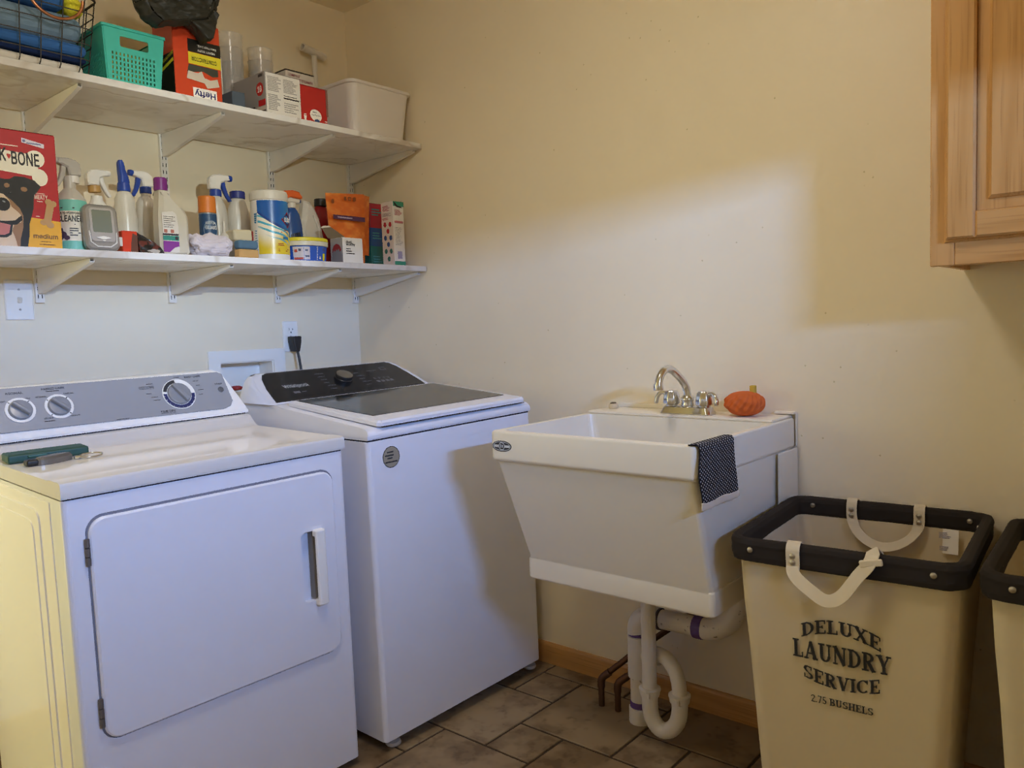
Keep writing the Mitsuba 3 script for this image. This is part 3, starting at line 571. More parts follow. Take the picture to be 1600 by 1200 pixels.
# slab-serif capitals for the print on the canvas: strokes (x0, y0, x1, y1, weight) and arcs on a cap height of 1
def _st(*pts, w=.2): return LineString(pts).buffer(w / 2, cap_style=2, join_style=2)
def _arc(cx, cy, rx, ry, a0, a1, wt=.2, wn=.09):
    a = np.radians(np.linspace(a0, a1, 22)); ww = wn + (wt - wn) * np.abs(np.cos(a))
    o = np.c_[cx + (rx + ww / 2) * np.cos(a), cy + (ry + ww * .25) * np.sin(a)]; i = np.c_[cx + (rx - ww / 2) * np.cos(a), cy + (ry - ww * .45) * np.sin(a)]
    return Polygon(list(o) + list(i[::-1])).buffer(0)
def _sf(x, y, w=.36, h=.085): return sbox(x - w / 2, y, x + w / 2, y + h) if y < .5 else sbox(x - w / 2, y - h, x + w / 2, y)
def glyph(ch):
    U = unary_union
    if ch == "D": return U([_st((.2, 0), (.2, 1)), sbox(0, 0, .4, .085), sbox(0, .915, .4, 1), _arc(.32, .5, .42, .455, -90, 90)]), .86
    if ch == "E": return U([_st((.2, 0), (.2, 1)), sbox(0, 0, .7, .085), sbox(0, .915, .7, 1), sbox(.2, .46, .5, .54), sbox(.46, .38, .53, .62), sbox(.64, 0, .72, .27), sbox(.62, .73, .70, 1)]), .76
    if ch == "L": return U([_st((.2, 0), (.2, 1)), sbox(0, 0, .66, .085), _sf(.2, 1, .42), sbox(.60, 0, .68, .30)]), .72
    if ch == "U": return U([_st((.2, .3), (.2, 1)), _st((.70, .3), (.70, 1), w=.11), _arc(.45, .34, .25, .30, 180, 360, .2, .1), _sf(.2, 1, .42), _sf(.70, 1, .32)]), .9
    if ch == "X": return U([_st((.16, 0), (.70, 1), w=.1), _st((.12, 1), (.74, 0), w=.2), _sf(.14, 0, .34), _sf(.72, 0, .36), _sf(.14, 1, .38), _sf(.70, 1, .32)]), .88
    if ch == "A": return U([_st((.14, 0), (.42, 1), w=.1), _st((.42, .98), (.74, 0), w=.21), sbox(.24, .28, .62, .36), _sf(.14, 0, .30), _sf(.74, 0, .36)]), .92
    if ch == "N": return U([_st((.16, 0), (.16, 1), w=.1), _st((.74, 0), (.74, 1), w=.1), _st((.14, 1), (.74, 0), w=.2), _sf(.16, 0, .30), sbox(0, .915, .24, 1), _sf(.74, 1, .30)]), .92
    if ch == "R": return U([_st((.2, 0), (.2, 1)), _sf(.2, 0, .42), sbox(0, .915, .4, 1), _arc(.36, .735, .28, .225, -90, 90), sbox(.2, .47, .4, .545), _st((.40, .5), (.72, 0), w=.2), _sf(.74, 0, .24)]), .88
    if ch == "Y": return U([_st((.43, 0), (.43, .45)), _st((.14, 1), (.43, .42), w=.2), _st((.72, 1), (.45, .42), w=.1), _sf(.43, 0, .42), _sf(.14, 1, .38), _sf(.72, 1, .32)]), .88
    if ch == "S": return U([_arc(.36, .735, .24, .215, 50, 270, .19, .09), _arc(.36, .265, .26, .215, -130, 90, .19, .09), sbox(.54, .70, .62, .98), sbox(.06, .02, .14, .32)]), .72
    if ch == "V": return U([_st((.14, 1), (.42, 0), w=.2), _st((.72, 1), (.44, 0), w=.1), _sf(.14, 1, .38), _sf(.72, 1, .30)]), .86
    if ch == "I": return U([_st((.2, 0), (.2, 1)), _sf(.2, 0, .4), _sf(.2, 1, .4)]), .44
    if ch == "C": return U([_arc(.44, .5, .36, .455, 45, 315), sbox(.68, .68, .76, .96)]), .82
    if ch == "B": return U([_st((.2, 0), (.2, 1)), sbox(0, 0, .42, .085), sbox(0, .915, .4, 1), _arc(.36, .745, .24, .215, -90, 90), _arc(.36, .27, .30, .225, -90, 90), sbox(.2, .46, .4, .54)]), .78
    if ch == "H": return U([_st((.2, 0), (.2, 1)), _st((.72, 0), (.72, 1)), sbox(.2, .46, .72, .54), _sf(.2, 0, .38), _sf(.2, 1, .38), _sf(.72, 0, .38), _sf(.72, 1, .38)]), .94
    if ch == "2": return U([_arc(.30, .72, .22, .235, -10, 170, .15, .09), _st((.52, .68), (.10, .06), w=.11), sbox(.06, 0, .56, .1)]), .62
    if ch == "7": return U([sbox(.06, .9, .56, 1), _st((.52, .95), (.24, 0), w=.13)]), .60
    if ch == "5": return U([_arc(.28, .31, .23, .27, -140, 120, .15, .09), sbox(.12, .5, .21, 1), sbox(.12, .9, .50, 1)]), .58
    if ch == ".": return Point(.1, .07).buffer(.08), .22
    return Polygon(), .34
def serif_line(txt, w, h, warp=None, thin=0):
    x, gs = 0, []
    for ch in txt:
        g, adv = glyph(ch)
        if not g.is_empty:
            g = g.simplify(.012)
            if thin: g = g.buffer(-thin, join_style=2)
            gs.append(affinity.translate(g, x, 0))
        x += adv + .05
    k = unary_union(gs); x0, _, x1, _ = k.bounds
    k = affinity.affine_transform(k, [w / (x1 - x0), 0, 0, h, -w / 2 - x0 * w / (x1 - x0), 0])
    if warp:
        k = shapely.segmentize(k, .006)
        k = shapely.transform(k, lambda P: np.c_[P[:, 0], P[:, 1] + warp(P[:, 0])])
    return k
INKB = M("black_ink", "#221f1e", .8)
def hamper(cx, cy, yaw, lab, full):
    k = thing("laundry_hamper", lab, "laundry hamper", "canvas hampers")
    a = math.radians(yaw); m = np.eye(4); m[:3, 0] = [math.sin(a), -math.cos(a), 0]; m[:3, 1] = [math.cos(a), math.sin(a), 0]; m[:3, 3] = [cx, cy, 0]
    P = lambda name, mesh, mat, sm=35, lb=None, parent=k: part(parent, name, place(mesh, m), mat, sm, lb)
    W, Dp, zb, zt = .462, .485, .662, .712
    R = lambda w_, d_, z, r: ring_pts(w_, d_, r, 0, 0, z, 6)
    def wav(r, amp, seed):
        r = r.copy(); r[:, :2] *= (1 + amp * (meshkit.noise(r * 14 + seed) - .5))[:, None]; return r
    zs = [.035, .06, .15, .3, .45, .56, .66, .70]
    w_at = lambda z: (.355 + (W - .018 - .355) * z / .70, .375 + (Dp - .018 - .375) * z / .70)
    outer = [wav(R(*w_at(z), z, .035), .012, 3) for z in zs]
    inner = [wav(R(w_at(z)[0] - .008, w_at(z)[1] - .008, max(z, .045), .033), .012, 3) for z in zs[::-1]]
    P("canvas_bag", loft(outer + inner), CANVAS, 40, "cream canvas")
    # rim band: a padded ring
    prof = [(0, zb), (.004, zb - .001), (.007, zb + .012), (.0065, zb + .03), (.008, zt - .012), (.004, zt - .002), (-.006, zt + .001), (-.016, zt - .003), (-.021, zt - .014), (-.020, zb + .012), (-.017, zb + .004), (-.011, zb + .002)]
    rings = []
    for o, z in prof:
        r = R(W + 2 * o, Dp + 2 * o, z, .045 + o)
        rings.append(r)
    ringm = loft(rings + [rings[0]], False, False)
    ringm.merge_vertices(); ringm = crumple(ringm.subdivide().subdivide(), .0022, 45, 4)
    P("rim_band", ringm, BROWNBAND, True, "dark brown fabric rim")
    P("base_board", bx(-.17, .17, -.18, .18, .012, .034), BLACK, False)
    for x in (-.14, .14):
        for y in (-.15, .15): P("foot", mv(lathe([(.016, 0), (.018, .004), (.014, .012)], 14), x, y, 0), BLACK)
    yf, yb = -Dp / 2 - .0085, Dp / 2 - .022
    def rivet(x, y, z, out): 
        t = lathe([(.0065, 0), (.006, .002), (.003, .0032)], 14); t = rot(t, [1, 0, 0], 90 if out < 0 else -90); return mv(t, x, y, z)
    for x in (-.18, .178): P("rivet", rivet(x, yf, .689, -1), RIV, 35, "metal rivet")
    for x in (-.178, .186): P("rivet", rot(rivet(x, 0, 0, -1), [0, 0, 1], 0) if False else mv(rivet(0, 0, 0, -1), x, yb + .0, .692), RIV)
    for y in (-.17, .17):
        t = rot(lathe([(.0065, 0), (.006, .002), (.003, .0032)], 14), [0, 1, 0], -90); P("rivet", mv(t, W / 2 - .022, y, .69), RIV)
    if not full: return k
    # front handle: a strap over the rim, drooping in front, twisted at its right end
    xl, xr = -.087, .060
    p1 = spline([(xl, yf + .026, .690), (xl, yf + .020, .7135), (xl, yf + .006, .7165), (xl, yf - .003, .708), (xl, yf - .004, .680), (xl, yf - .004, .662)], 20)
    h = P("handle", strip(p1, (1, 0, 0), .028, .0032), STRAP, 40, "cream webbing handle")
    lp = np.array([(xl, yf - .006, .668), (xl + .004, yf - .012, .655), (xl + .022, yf - .020, .640), (xl + .052, yf - .026, .622), (xl + .075, yf - .028, .613), (xl + .092, yf - .026, .618), (xl + .116, yf - .020, .645), (xl + .138, yf - .013, .678), (xr + .006, yf - .009, .700), (xr + .010, yf + .004, .717), (xr + .012, yf + .022, .713), (xr + .012, yf + .026, .692)])
    lp = spline(lp, 48); tt = np.gradient(lp, axis=0); tt /= np.linalg.norm(tt, axis=1, keepdims=True)
    wd = np.cross(tt, [0, 1.0, 0]); wd /= np.linalg.norm(wd, axis=1, keepdims=True); wd[:, 1] += .35; 
    for q in range(len(lp)):
        s_ = min(1, max(0, (q - 38) / 6)); wd[q] = wd[q] * (1 - s_) + np.array([.98, 0, -.15]) * s_
        s_ = min(1, max(0, (5 - q) / 5)); wd[q] = wd[q] * (1 - s_) + np.array([1, 0, 0.]) * s_
    wd -= tt * (wd * tt).sum(1)[:, None]; wd /= np.linalg.norm(wd, axis=1, keepdims=True)
    sgn = np.sign((wd[1:] * wd[:-1]).sum(1)); 
    for q in range(len(sgn)):
        if sgn[q] < 0: wd[q + 1:] *= -1
    P("strap", strip(lp, wd, .026, .0032), STRAP, 40, None, h)
    P("fold", mv(rot(rbx(-.022, .022, -.004, .004, -.007, .007, .003), [0, 1, 0], -12), xr + .008, yf - .010, .699), STRAP, 35, None, h)
    for z in (.690, .676): P("rivet", rivet(xl, yf - .0056, z, -1), RIV, 35, "metal rivet", h)
    # back handle, inside
    q0 = yb - .004
    bp_ = spline([(-.079, q0 + .03, .690), (-.079, q0 + .022, .716), (-.079, q0 + .006, .7165), (-.079, q0 - .002, .700), (-.077, q0 - .004, .668), (-.066, q0 - .010, .642), (-.038, q0 - .014, .618), (0, q0 - .016, .608), (.038, q0 - .014, .620), (.066, q0 - .010, .644), (.077, q0 - .004, .668), (.078, q0 - .002, .700), (.078, q0 + .006, .7165), (.078, q0 + .022, .716), (.078, q0 + .03, .690)], 70)
    tt = np.gradient(bp_, axis=0); tt /= np.linalg.norm(tt, axis=1, keepdims=True); wd = []
    for q in range(70):
        v = q / 69; c = np.array([1.0, 0, 0]) if v < .5 else np.array([1.0, 0, 0])
        mid = min(1, max(0, (.5 - abs(v - .5) - .27) / .08)); 
        side = np.cross([0, 1.0, 0], tt[q]); side = side if side[0] > 0 or mid > .99 else side
        if abs(v - .5) < .23: wd.append(np.cross(tt[q], [0, 1.0, 0]) + np.array([0, .9, 0]))
        else: wd.append(np.array([1.0, 0, 0]) * (-1 if False else 1))
    wd = np.array(wd); wd -= tt * (wd * tt).sum(1)[:, None]; wd /= np.linalg.norm(wd, axis=1, keepdims=True)
    for q in range(1, 70):
        if wd[q] @ wd[q - 1] < 0: wd[q] *= -1
    for _ in range(6):
        wd[1:-1] = (wd[:-2] + wd[1:-1] * 2 + wd[2:]); wd /= np.linalg.norm(wd, axis=1, keepdims=True)
    h = P("handle", strip(bp_, wd, .025, .003), STRAP, 40, "cream webbing handle inside the back rim")
    for x in (-.079, .078):
        for z in (.694, .678): P("rivet", mv(rivet(0, 0, 0, -1), x, q0 - .006, z), RIV, 35, "metal rivet", h)
    tg = P("care_tag", rot(bx(.119, .153, yb - .012, yb - .0105, .612, .672), [0, 1, 0], 1), WHITE, False, "white care tag")
    TF = Frame((.136, yb - .0122, .64), (1, 0, 0))
    P("print", TF.put(cat([bars(-.014, .006, .028, .016, 4, 3), bars(-.012, -.024, .02, .012, 3, 5)])), M("tag_ink", "#8a8390", .6), False, None, tg)
    # print on the front
    def fy(z): return -w_at(z)[1] / 2
    ang = (fy(.55) - fy(.35)) / .2
    PF = Frame((0, fy(.45) - .0035, .45), (1, 0, 0), (0, ang, 1))
    ln = [(affinity.translate(serif_line("DELUXE", .158, .030, lambda x: .020 - 3.1 * x * x), 0, .056)), affinity.translate(serif_line("LAUNDRY", .196, .040, None), 0, .010),
          affinity.translate(serif_line("SERVICE", .152, .030, lambda x: -.010 + 2.2 * x * x), 0, -.036), affinity.translate(serif_line("2.75 BUSHELS", .125, .0160, None, .006), 0, -.086)]
    P("lettering", PF.put(cat([ext(g, .0012) for g in ln])), INKB, False, "black slab-serif lettering")
    return k
hamper(-.272, -2.115, 4, "cream canvas hamper with black lettering and webbing handles, under the wall cabinet", True)
hamper(-.262, -2.612, 2, "plain-fronted cream canvas hamper with a dark brown rim, cut off at the right edge", False)

# ================================================================ wall cabinet
k = thing("wall_cabinet", "oak wall cabinet with raised-panel doors above the hampers", "cabinet")
cx0, y1, y0, z0, z1 = -.305, -2.26, -3.02, 1.287, 2.06
part(k, "case", cat([bx(cx0 + .002, -.002, y1 - .015, y1 - .001, z0 + .003, z1), bx(cx0 + .002, -.002, y0 + .001, y0 + .015, z0 + .003, z1), bx(cx0 + .002, -.002, y0 + .0155, y1 - .0155, z0 + .024, z0 + .038), bx(cx0 + .002, -.002, y0 + .0155, y1 - .0155, z1 - .02, z1), bx(-.01, -.003, y0 + .016, y1 - .016, z0 + .04, z1 - .021)]), OAKV, 30)
fxx = cx0 - .019
for a, b in ((y1 - .045, y1), (y0, y0 + .045)): part(k, "stile", cbx(fxx, cx0 + .001, a, b, z0, z1, .0015), OAKV, 30)
part(k, "rail", cbx(fxx, cx0 + .001, y0 + .0455, y1 - .0455, z0, z0 + .06, .0015), OAKH, 30)
part(k, "rail", cbx(fxx, cx0 + .001, y0 + .0455, y1 - .0455, z1 - .06, z1, .0015), OAKH, 30)
def cab_front(poly, h, c, x):
    t = _bevel(poly, h, c); V = t.vertices.copy(); t.vertices = np.c_[x - V[:, 2], -V[:, 0], V[:, 1]]; return t
for a, b in ((2.287, 2.634), (2.646, 2.993)):
    zb_, zt_ = z0 + .046, z1 - .03; sw_ = .058
    dk = part(k, "door", cab_front(sbox(a, zb_, b, zt_), .004, .0025, fxx - .0005), OAKV, 25, "oak raised-panel door")
    for p_, q_ in ((a + .006, a + sw_), (b - sw_, b - .006)): part(dk, "stile", cab_front(sbox(p_, zb_ + .006, q_, zt_ - .006), .016, .004, fxx - .0046), OAKV, 25)
    for p_, q_ in ((zb_ + .006, zb_ + sw_), (zt_ - sw_, zt_ - .006)): part(dk, "rail", cab_front(sbox(a + sw_ + .0003, p_, b - sw_ - .0003, q_), .016, .004, fxx - .0046), OAKH, 25)
    part(dk, "panel", cab_front(sbox(a + sw_ + .0005, zb_ + sw_ + .0005, b - sw_ - .0005, zt_ - sw_ - .0005), .004, .001, fxx - .0046), OAKV, 25)
    part(dk, "raised_field", cab_front(sbox(a + sw_ + .022, zb_ + sw_ + .022, b - sw_ - .022, zt_ - sw_ - .022), .010, .006, fxx - .0088), OAKV, 25)

# ================================================================ wall plates
def wallplate(poly, h, c, y=-.0004): 
    t = _bevel(poly, h, c); V = t.vertices.copy(); t.vertices = np.c_[V[:, 0], y - V[:, 2], V[:, 1]]; return t
k = thing("light_switch", "white toggle light switch plate on the wall below the lower shelf", "light switch")
part(k, "plate", wallplate(rrect(-1.322, 1.261, -1.245, 1.381, .004), .006, .003), WPLAST, 35)
part(k, "toggle", rot(rbx(-1.289, -1.278, -.016, -.005, 1.314, 1.330, .002), [1, 0, 0], 20, (0, -.006, 1.322)), M("toggle_ivory", "#d6d2c8", .35), 35)
for z in (1.292, 1.352): part(k, "screw", mv(rot(lathe([(.0035, 0), (.003, .001)], 12), [1, 0, 0], 90), -1.2835, -.0066, z), STEEL)
k = thing("power_outlet", "white duplex power outlet above the washing machine", "power outlet")
part(k, "plate", wallplate(rrect(-.378, 1.123, -.310, 1.242, .004), .006, .003), WPLAST, 35)
for z in (1.205, 1.160):
    sk = part(k, "socket", wallplate(rrect(-.360, z - .0165, -.328, z + .0165, .012), .0015, .0006, -.0066), WPLAST, 35)
    part(sk, "slots", cat([bx(-.353, -.3505, -.0084, -.0080, z + .001, z + .009), bx(-.338, -.3355, -.0084, -.0080, z + .002, z + .009), bx(-.3465, -.3415, -.0084, -.0080, z - .009, z - .004)]), GAPSHADE, False)
part(k, "screw", mv(rot(lathe([(.003, 0), (.0025, .001)], 10), [1, 0, 0], 90), -.344, -.0066, 1.1825), STEEL)
k = thing("appliance_plug", "black power plug with its cord hanging from the outlet", "power plug")
part(k, "plug", hull(np.vstack([_ico * .005 + [x_, y_, z_] for x_, z_ in ((-.358, 1.178), (-.330, 1.178), (-.357, 1.160), (-.331, 1.160), (-.350, 1.128), (-.338, 1.128)) for y_ in (-.014, -.045)])), BLACK, 35)
part(k, "cord", tube(spline([(-.344, -.038, 1.140), (-.344, -.046, 1.12), (-.341, -.052, 1.08), (-.338, -.058, 1.0), (-.336, -.065, .88)], 20), .0052, 10), BLACK, 40)
k = thing("washer_outlet_box", "white recessed washing machine supply box in the wall behind the machines", "outlet box")
fr = rrect(-.694, .82, -.376, 1.139, .006).difference(rrect(-.648, .862, -.426, 1.096, .004))
part(k, "frame", exty(fr, -.008, -.0004), WPLAST, 30)
bxm = diff(bx(-.649, -.425, -.0002, .095, .861, 1.097), bx(-.644, -.430, -.01, .090, .866, 1.092))
part(k, "recess", bxm, WPLAST, 30)
vk = part(k, "valve", mv(lathe([(.010, 0), (.010, .03), (.006, .032), (.006, .05)], 14), -.575, .045, .94), M("brass", "#a98a4e", .35, metallic=.9), 35, "brass valve")
part(vk, "handle", cat([mv(lathe([(.014, 0), (.022, .003), (.022, .012), (.012, .016)], 18), -.575, .02, .991)]), M("valve_red", "#8e2320", .5), 40, "red valve handle")

# ================================================================ shelving
ZS1, ZS2, SD, ST = 1.8996, 1.4354, .4255, .0199
for z, lab in ((ZS1, "upper white marbled shelf board holding baskets and boxes"), (ZS2, "lower white marbled shelf board holding cleaning bottles")):
    k = put("shelf_board", cbx(-1.80, -.004, -SD, -.0125, z - ST, z - .0002, .0012), MARBLE, 25); labels[k] = {"label": lab, "category": "shelf", "group": "marbled shelf boards"}
SX = (-1.228, -.812, -.395, -.018)
ordn = ("first from the left", "second from the left", "third from the left", "in the corner, at the right end")
for i, x in enumerate(SX):
    k = thing("shelf_standard", "slotted white metal wall standard, " + ordn[i], "shelf standard", "wall standards of the shelves")
    part(k, "channel", cat([cbx(x - .0125, x + .0125, -.0122, -.0105, 1.312, 2.0, .0005), bx(x - .0125, x - .0108, -.0104, -.0003, 1.312, 2.0), bx(x + .0108, x + .0125, -.0104, -.0003, 1.312, 2.0)]), WMETAL, 25)
    sl = [bx(x + q - .0013, x + q + .0013, -.0126, -.01225, z, z + .012) for q in (-.0055, .0055) for z in np.arange(1.325, 1.99, .0235)]
    part(k, "slots", cat(sl), GAPSHADE, False)
bp0 = Polygon([(-.0128, -.001), (-.396, -.001), (-.396, -.009), (-.385, -.012), (-.05, -.072), (-.0128, -.074)])
for z, nm in ((ZS1 - ST, "upper"), (ZS2 - ST, "lower")):
    for i, x in enumerate(SX):
        q = affinity.translate(bp0, 0, z)
        k = thing("shelf_bracket", "tapered white metal bracket under the %s shelf, %s" % (nm, ordn[i]), "shelf bracket", "brackets under the %s shelf" % nm)
        ed = LineString([(-.396, z - .009), (-.385, z - .012), (-.05, z - .072), (-.0128, z - .074)]).buffer(.0012, cap_style=2)
        part(k, "web", cat([extx(q, x - .0058, x - .0046), extx(q, x + .0046, x + .0058)]), WMETAL, 25)
        part(k, "lower_edge", extx(ed, x - .0062, x + .0062), WMETAL, 25)
# ================================================================ things on the shelves
Z1, Z2 = ZS1 + .0003, ZS2 + .0003
COL = {}
def C(hexs, rough=.45, **kw):
    return M("colour_%s_%d" % (hexs.lstrip("#"), round(rough * 100)), hexs, rough, **kw)
def FF(x0, y, z0): return Frame((x0, y - .0001, z0))                       # faces the room (-y)
def FL(x, y1, z0): return Frame((x - .0001, y1, z0), (0, -1, 0))           # faces left (-x); u runs towards the room
FAB = {n: M("cloth_" + n, c, .95, spec=.1, sheen=.5, bump=TERRYB, bscale=.0012) for n, c in (("blue", "#38629c"), ("greyblue", "#71889c"), ("navy", "#1c2b52"), ("white", "#cfc8bc"), ("yellow", "#d8cf3c"))}
# ---------------- wire basket with folded towels
k = thing("wire_basket", "black wire basket with a copper ring handle, full of folded towels", "basket")
WIRE = M("black_wire", "#3a3632", .5, metallic=.3)
bx0, bx1, by0, by1 = -1.66, -1.170, -.412, -.13
zb_, zt_ = Z1 + .004, Z1 + .205
def bpt(x, y, z):
    s_ = .90 + .10 * (z - zb_) / (zt_ - zb_); return ((x - (bx0 + bx1) / 2) * s_ + (bx0 + bx1) / 2, (y - (by0 + by1) / 2) * s_ + (by0 + by1) / 2, z)
for z in np.linspace(zb_, zt_, 6):
    rg = [bpt(*p) for p in ring_pts(bx1 - bx0, by1 - by0, .03, (bx0 + bx1) / 2, (by0 + by1) / 2, z, 4)]
    part(k, "wire", tube(rg + [rg[0], rg[1]], .0030 if z > zt_ - .001 else .0015, 6), WIRE, 60)
for x in np.arange(bx0 + .03, bx1 - .02, .0530):
    part(k, "wire", tube([bpt(x, by0 - .0025, zt_), bpt(x, by0 - .0025, zb_ + .015), bpt(x, by0 + .012, zb_), bpt(x, by1 - .012, zb_), bpt(x, by1 + .0025, zb_ + .015), bpt(x, by1 + .0025, zt_)], .0015, 6), WIRE, 60)
for y in np.arange(by0 + .035, by1, .048):
    part(k, "wire", tube([bpt(bx1 + .0025, y, zt_), bpt(bx1 + .0025, y, zb_ + .012), bpt(bx1 - .02, y, zb_)], .0015, 6), WIRE, 60)
    part(k, "wire", tube([bpt(bx0 - .0025, y, zt_), bpt(bx0 - .0025, y, zb_ + .012), bpt(bx0 + .02, y, zb_)], .0015, 6), WIRE, 60)
a = np.radians(np.linspace(180, 360, 24))
part(k, "handle", tube(np.c_[-1.283 + .066 * np.cos(a), np.full(24, by0 - .012), zt_ - .018 + .06 * np.sin(a)], .0042, 10), M("copper_bright", "#c98a66", .25, metallic=1.0), 60, "shiny copper ring handle")
def towel(name, lab, x0, x1, y0, y1, z0, z1, mat, seed, grp=None):
    t = rbx(x0, x1, y0, y1, z0, z1, (z1 - z0) * .48); t = crumple(t, .005, 22, seed, 2)
    t.vertices[:, 2] = np.clip(t.vertices[:, 2], z0, z1)
    kk = put(name, t, mat, True); labels[kk] = {"label": lab, "category": "towel"}
    if grp: labels[kk]["group"] = grp
GT = "folded towels in the wire basket"
towel("folded_towel", "crumpled white cloth at the bottom of the wire basket", -1.60, -1.205, -.378, -.18, Z1 + .0065, Z1 + .036, FAB["white"], 1, GT)
towel("folded_towel", "navy towel just above the white cloth in the wire basket", -1.61, -1.200, -.385, -.18, Z1 + .0375, Z1 + .052, FAB["navy"], 2, GT)
towel("folded_towel", "bright blue towel in the middle of the stack in the wire basket", -1.62, -1.197, -.390, -.18, Z1 + .0535, Z1 + .085, FAB["blue"], 3, GT)
towel("folded_towel", "grey-blue towel, thickest of the stack in the wire basket", -1.62, -1.200, -.392, -.18, Z1 + .0865, Z1 + .163, FAB["greyblue"], 4, GT)
towel("folded_towel", "bright blue towel on top of the grey-blue one in the wire basket", -1.62, -1.243, -.392, -.18, Z1 + .1645, Z1 + .218, FAB["blue"], 5, GT)
towel("yellow_cloth", "bright yellow cloth on top at the right end of the wire basket", -1.240, -1.190, -.372, -.25, Z1 + .1645, Z1 + .222, FAB["yellow"], 6)
# ---------------- teal basket
k = thing("teal_basket", "teal plastic basket with slotted sides and a cut-out grip, right of the wire basket", "basket")
TEAL = M("teal_plastic", "#3fb3a2", .4)
tx0, tx1, ty0, ty1, th_ = -1.152, -1.000, -.400, -.19, .150
def side_poly(wb, wt, grip):
    P_ = Polygon([(-wb / 2, 0), (wb / 2, 0), (wt / 2, th_), (-wt / 2, th_)])
    H = [sbox(x - .0022, z, x + .0022, z + .0075) for z in np.arange(.012, .082, .0128) for x in np.arange(-wb / 2 + .012, wb / 2 - .008, .0105)]
    if grip: H.append(rrect(-.040, .100, .040, .128, .006))
    return P_.difference(unary_union(H))
cxm, cym = (tx0 + tx1) / 2, (ty0 + ty1) / 2; wbx, wtx, wby, wty = .145, .168, .19, .215
for sgn, nm in ((-1, "front"), (1, "back")):
    t = ext(side_poly(wbx, wtx, True), .003); fr_ = Frame((cxm, cym + sgn * wby / 2, Z1 + .002), (-sgn, 0, 0), (0, sgn * (wty - wby) / 2 / th_, 1)); part(k, "side_wall", fr_.put(t), TEAL, 20)
for sgn in (-1, 1):
    t = ext(side_poly(wby, wty, False), .003); fr_ = Frame((cxm + sgn * wbx / 2, cym, Z1 + .002), (0, sgn, 0), (sgn * (wtx - wbx) / 2 / th_, 0, 1)); part(k, "side_wall", fr_.put(t), TEAL, 20)
part(k, "bottom", bx(cxm - wbx / 2, cxm + wbx / 2, cym - wby / 2, cym + wby / 2, Z1, Z1 + .003), TEAL, False)
rr0 = [ring_pts(wtx + o, wty + o, .006, cxm, cym, Z1 + .002 + th_ + z, 3) for o, z in ((.002, -.006), (.012, -.005), (.012, .002), (.002, .003), (-.004, .002))]
part(k, "rim", loft(rr0, False, False), TEAL, 30)
kk = put("crumpled_wrapper", crumple(rbx(-1.145, -1.02, -.355, -.25, Z1 + .006, Z1 + .128, .03), .012, 25, 8, 2), M("wrapper_yellow", "#cbb04a", .5), True); labels[kk] = {"label": "crumpled yellowish wrapper seen through the grip of the teal basket", "category": "wrapper"}
# ---------------- contractor bag carton, upside down, with a black bag spilling over it
ox0, ox1, oy0, oy1, oz1 = -.964, -.815, -.405, -.285, Z1 + .225
k = thing("trash_bag_carton", "orange carton of trash bags standing upside down under a black plastic bag", "box")
ORG = C("#c8411f", .4); BK = C("#15140f", .4); YEL = C("#d9cb2b", .45); NAV = C("#1c2160", .45)
part(k, "carton", cbx(ox0, ox1, oy0, oy1, Z1, oz1, .002), ORG, 25)
f_ = FF(ox0, oy0, Z1); fl = FL(ox0, oy1, Z1)
part(k, "dark_panel", cat([f_.put(flat(sbox(.045, .135, .149, .172))), fl.put(flat(sbox(.0, .0, .120, .125)))]), BK, False, "black printed panel")
part(k, "yellow_panel", cat([f_.put(flat(sbox(.045, .100, .149, .134))), fl.put(flat(Polygon([(.03, .095), (.118, .118), (.118, .128), (.03, .105)]))), fl.put(flat(Polygon([(.03, .075), (.118, .098), (.118, .108), (.03, .085)]), 2))]), YEL, False, "yellow printed strip")
part(k, "dark_lettering", f_.put(text("CONTRACTOR", .055, .110, .080, .0125, True, True)), BK, False)
part(k, "picture", f_.put(cat([flat(Polygon([(.038, .066), (.045, .098), (.138, .098), (.138, .078), (.12, .074), (.09, .084), (.06, .078)]))])), C("#3a3b31", .5), False)
part(k, "picture_pale", f_.put(cat([flat(Polygon([(.036, .055), (.042, .078), (.072, .076), (.085, .084), (.092, .066), (.112, .062), (.135, .070), (.140, .048), (.100, .036), (.092, .050)]), 2)])), C("#cdbfae", .5), False)
part(k, "logo_panel", f_.put(flat(sbox(.054, .004, .130, .033), 2)), WHITE, False, "white printed panel")
part(k, "lettering", f_.put(text("Hefty", .059, .006, .066, .0235, True, True, 3)), NAV, False, "navy lettering")
part(k, "small_lettering", f_.put(cat([text("HEAVY DUTY", .075, .140, .055, .0065, True, True), text("Extra Thick 3 MIL", .075, .153, .06, .006, True, True)])), WHITE, False, "white lettering")
def _hp(pts, y0, y1, k=.9):
    P = np.array(pts); c = P.mean(0); return hull(np.vstack([np.c_[P[:, 0], np.full(len(P), (y0 + y1) / 2), P[:, 1]], np.c_[c[0] + (P[:, 0] - c[0]) * k, np.full(len(P), y0), c[1] + (P[:, 1] - c[1]) * k], np.c_[c[0] + (P[:, 0] - c[0]) * k, np.full(len(P), y1), c[1] + (P[:, 1] - c[1]) * k]]))
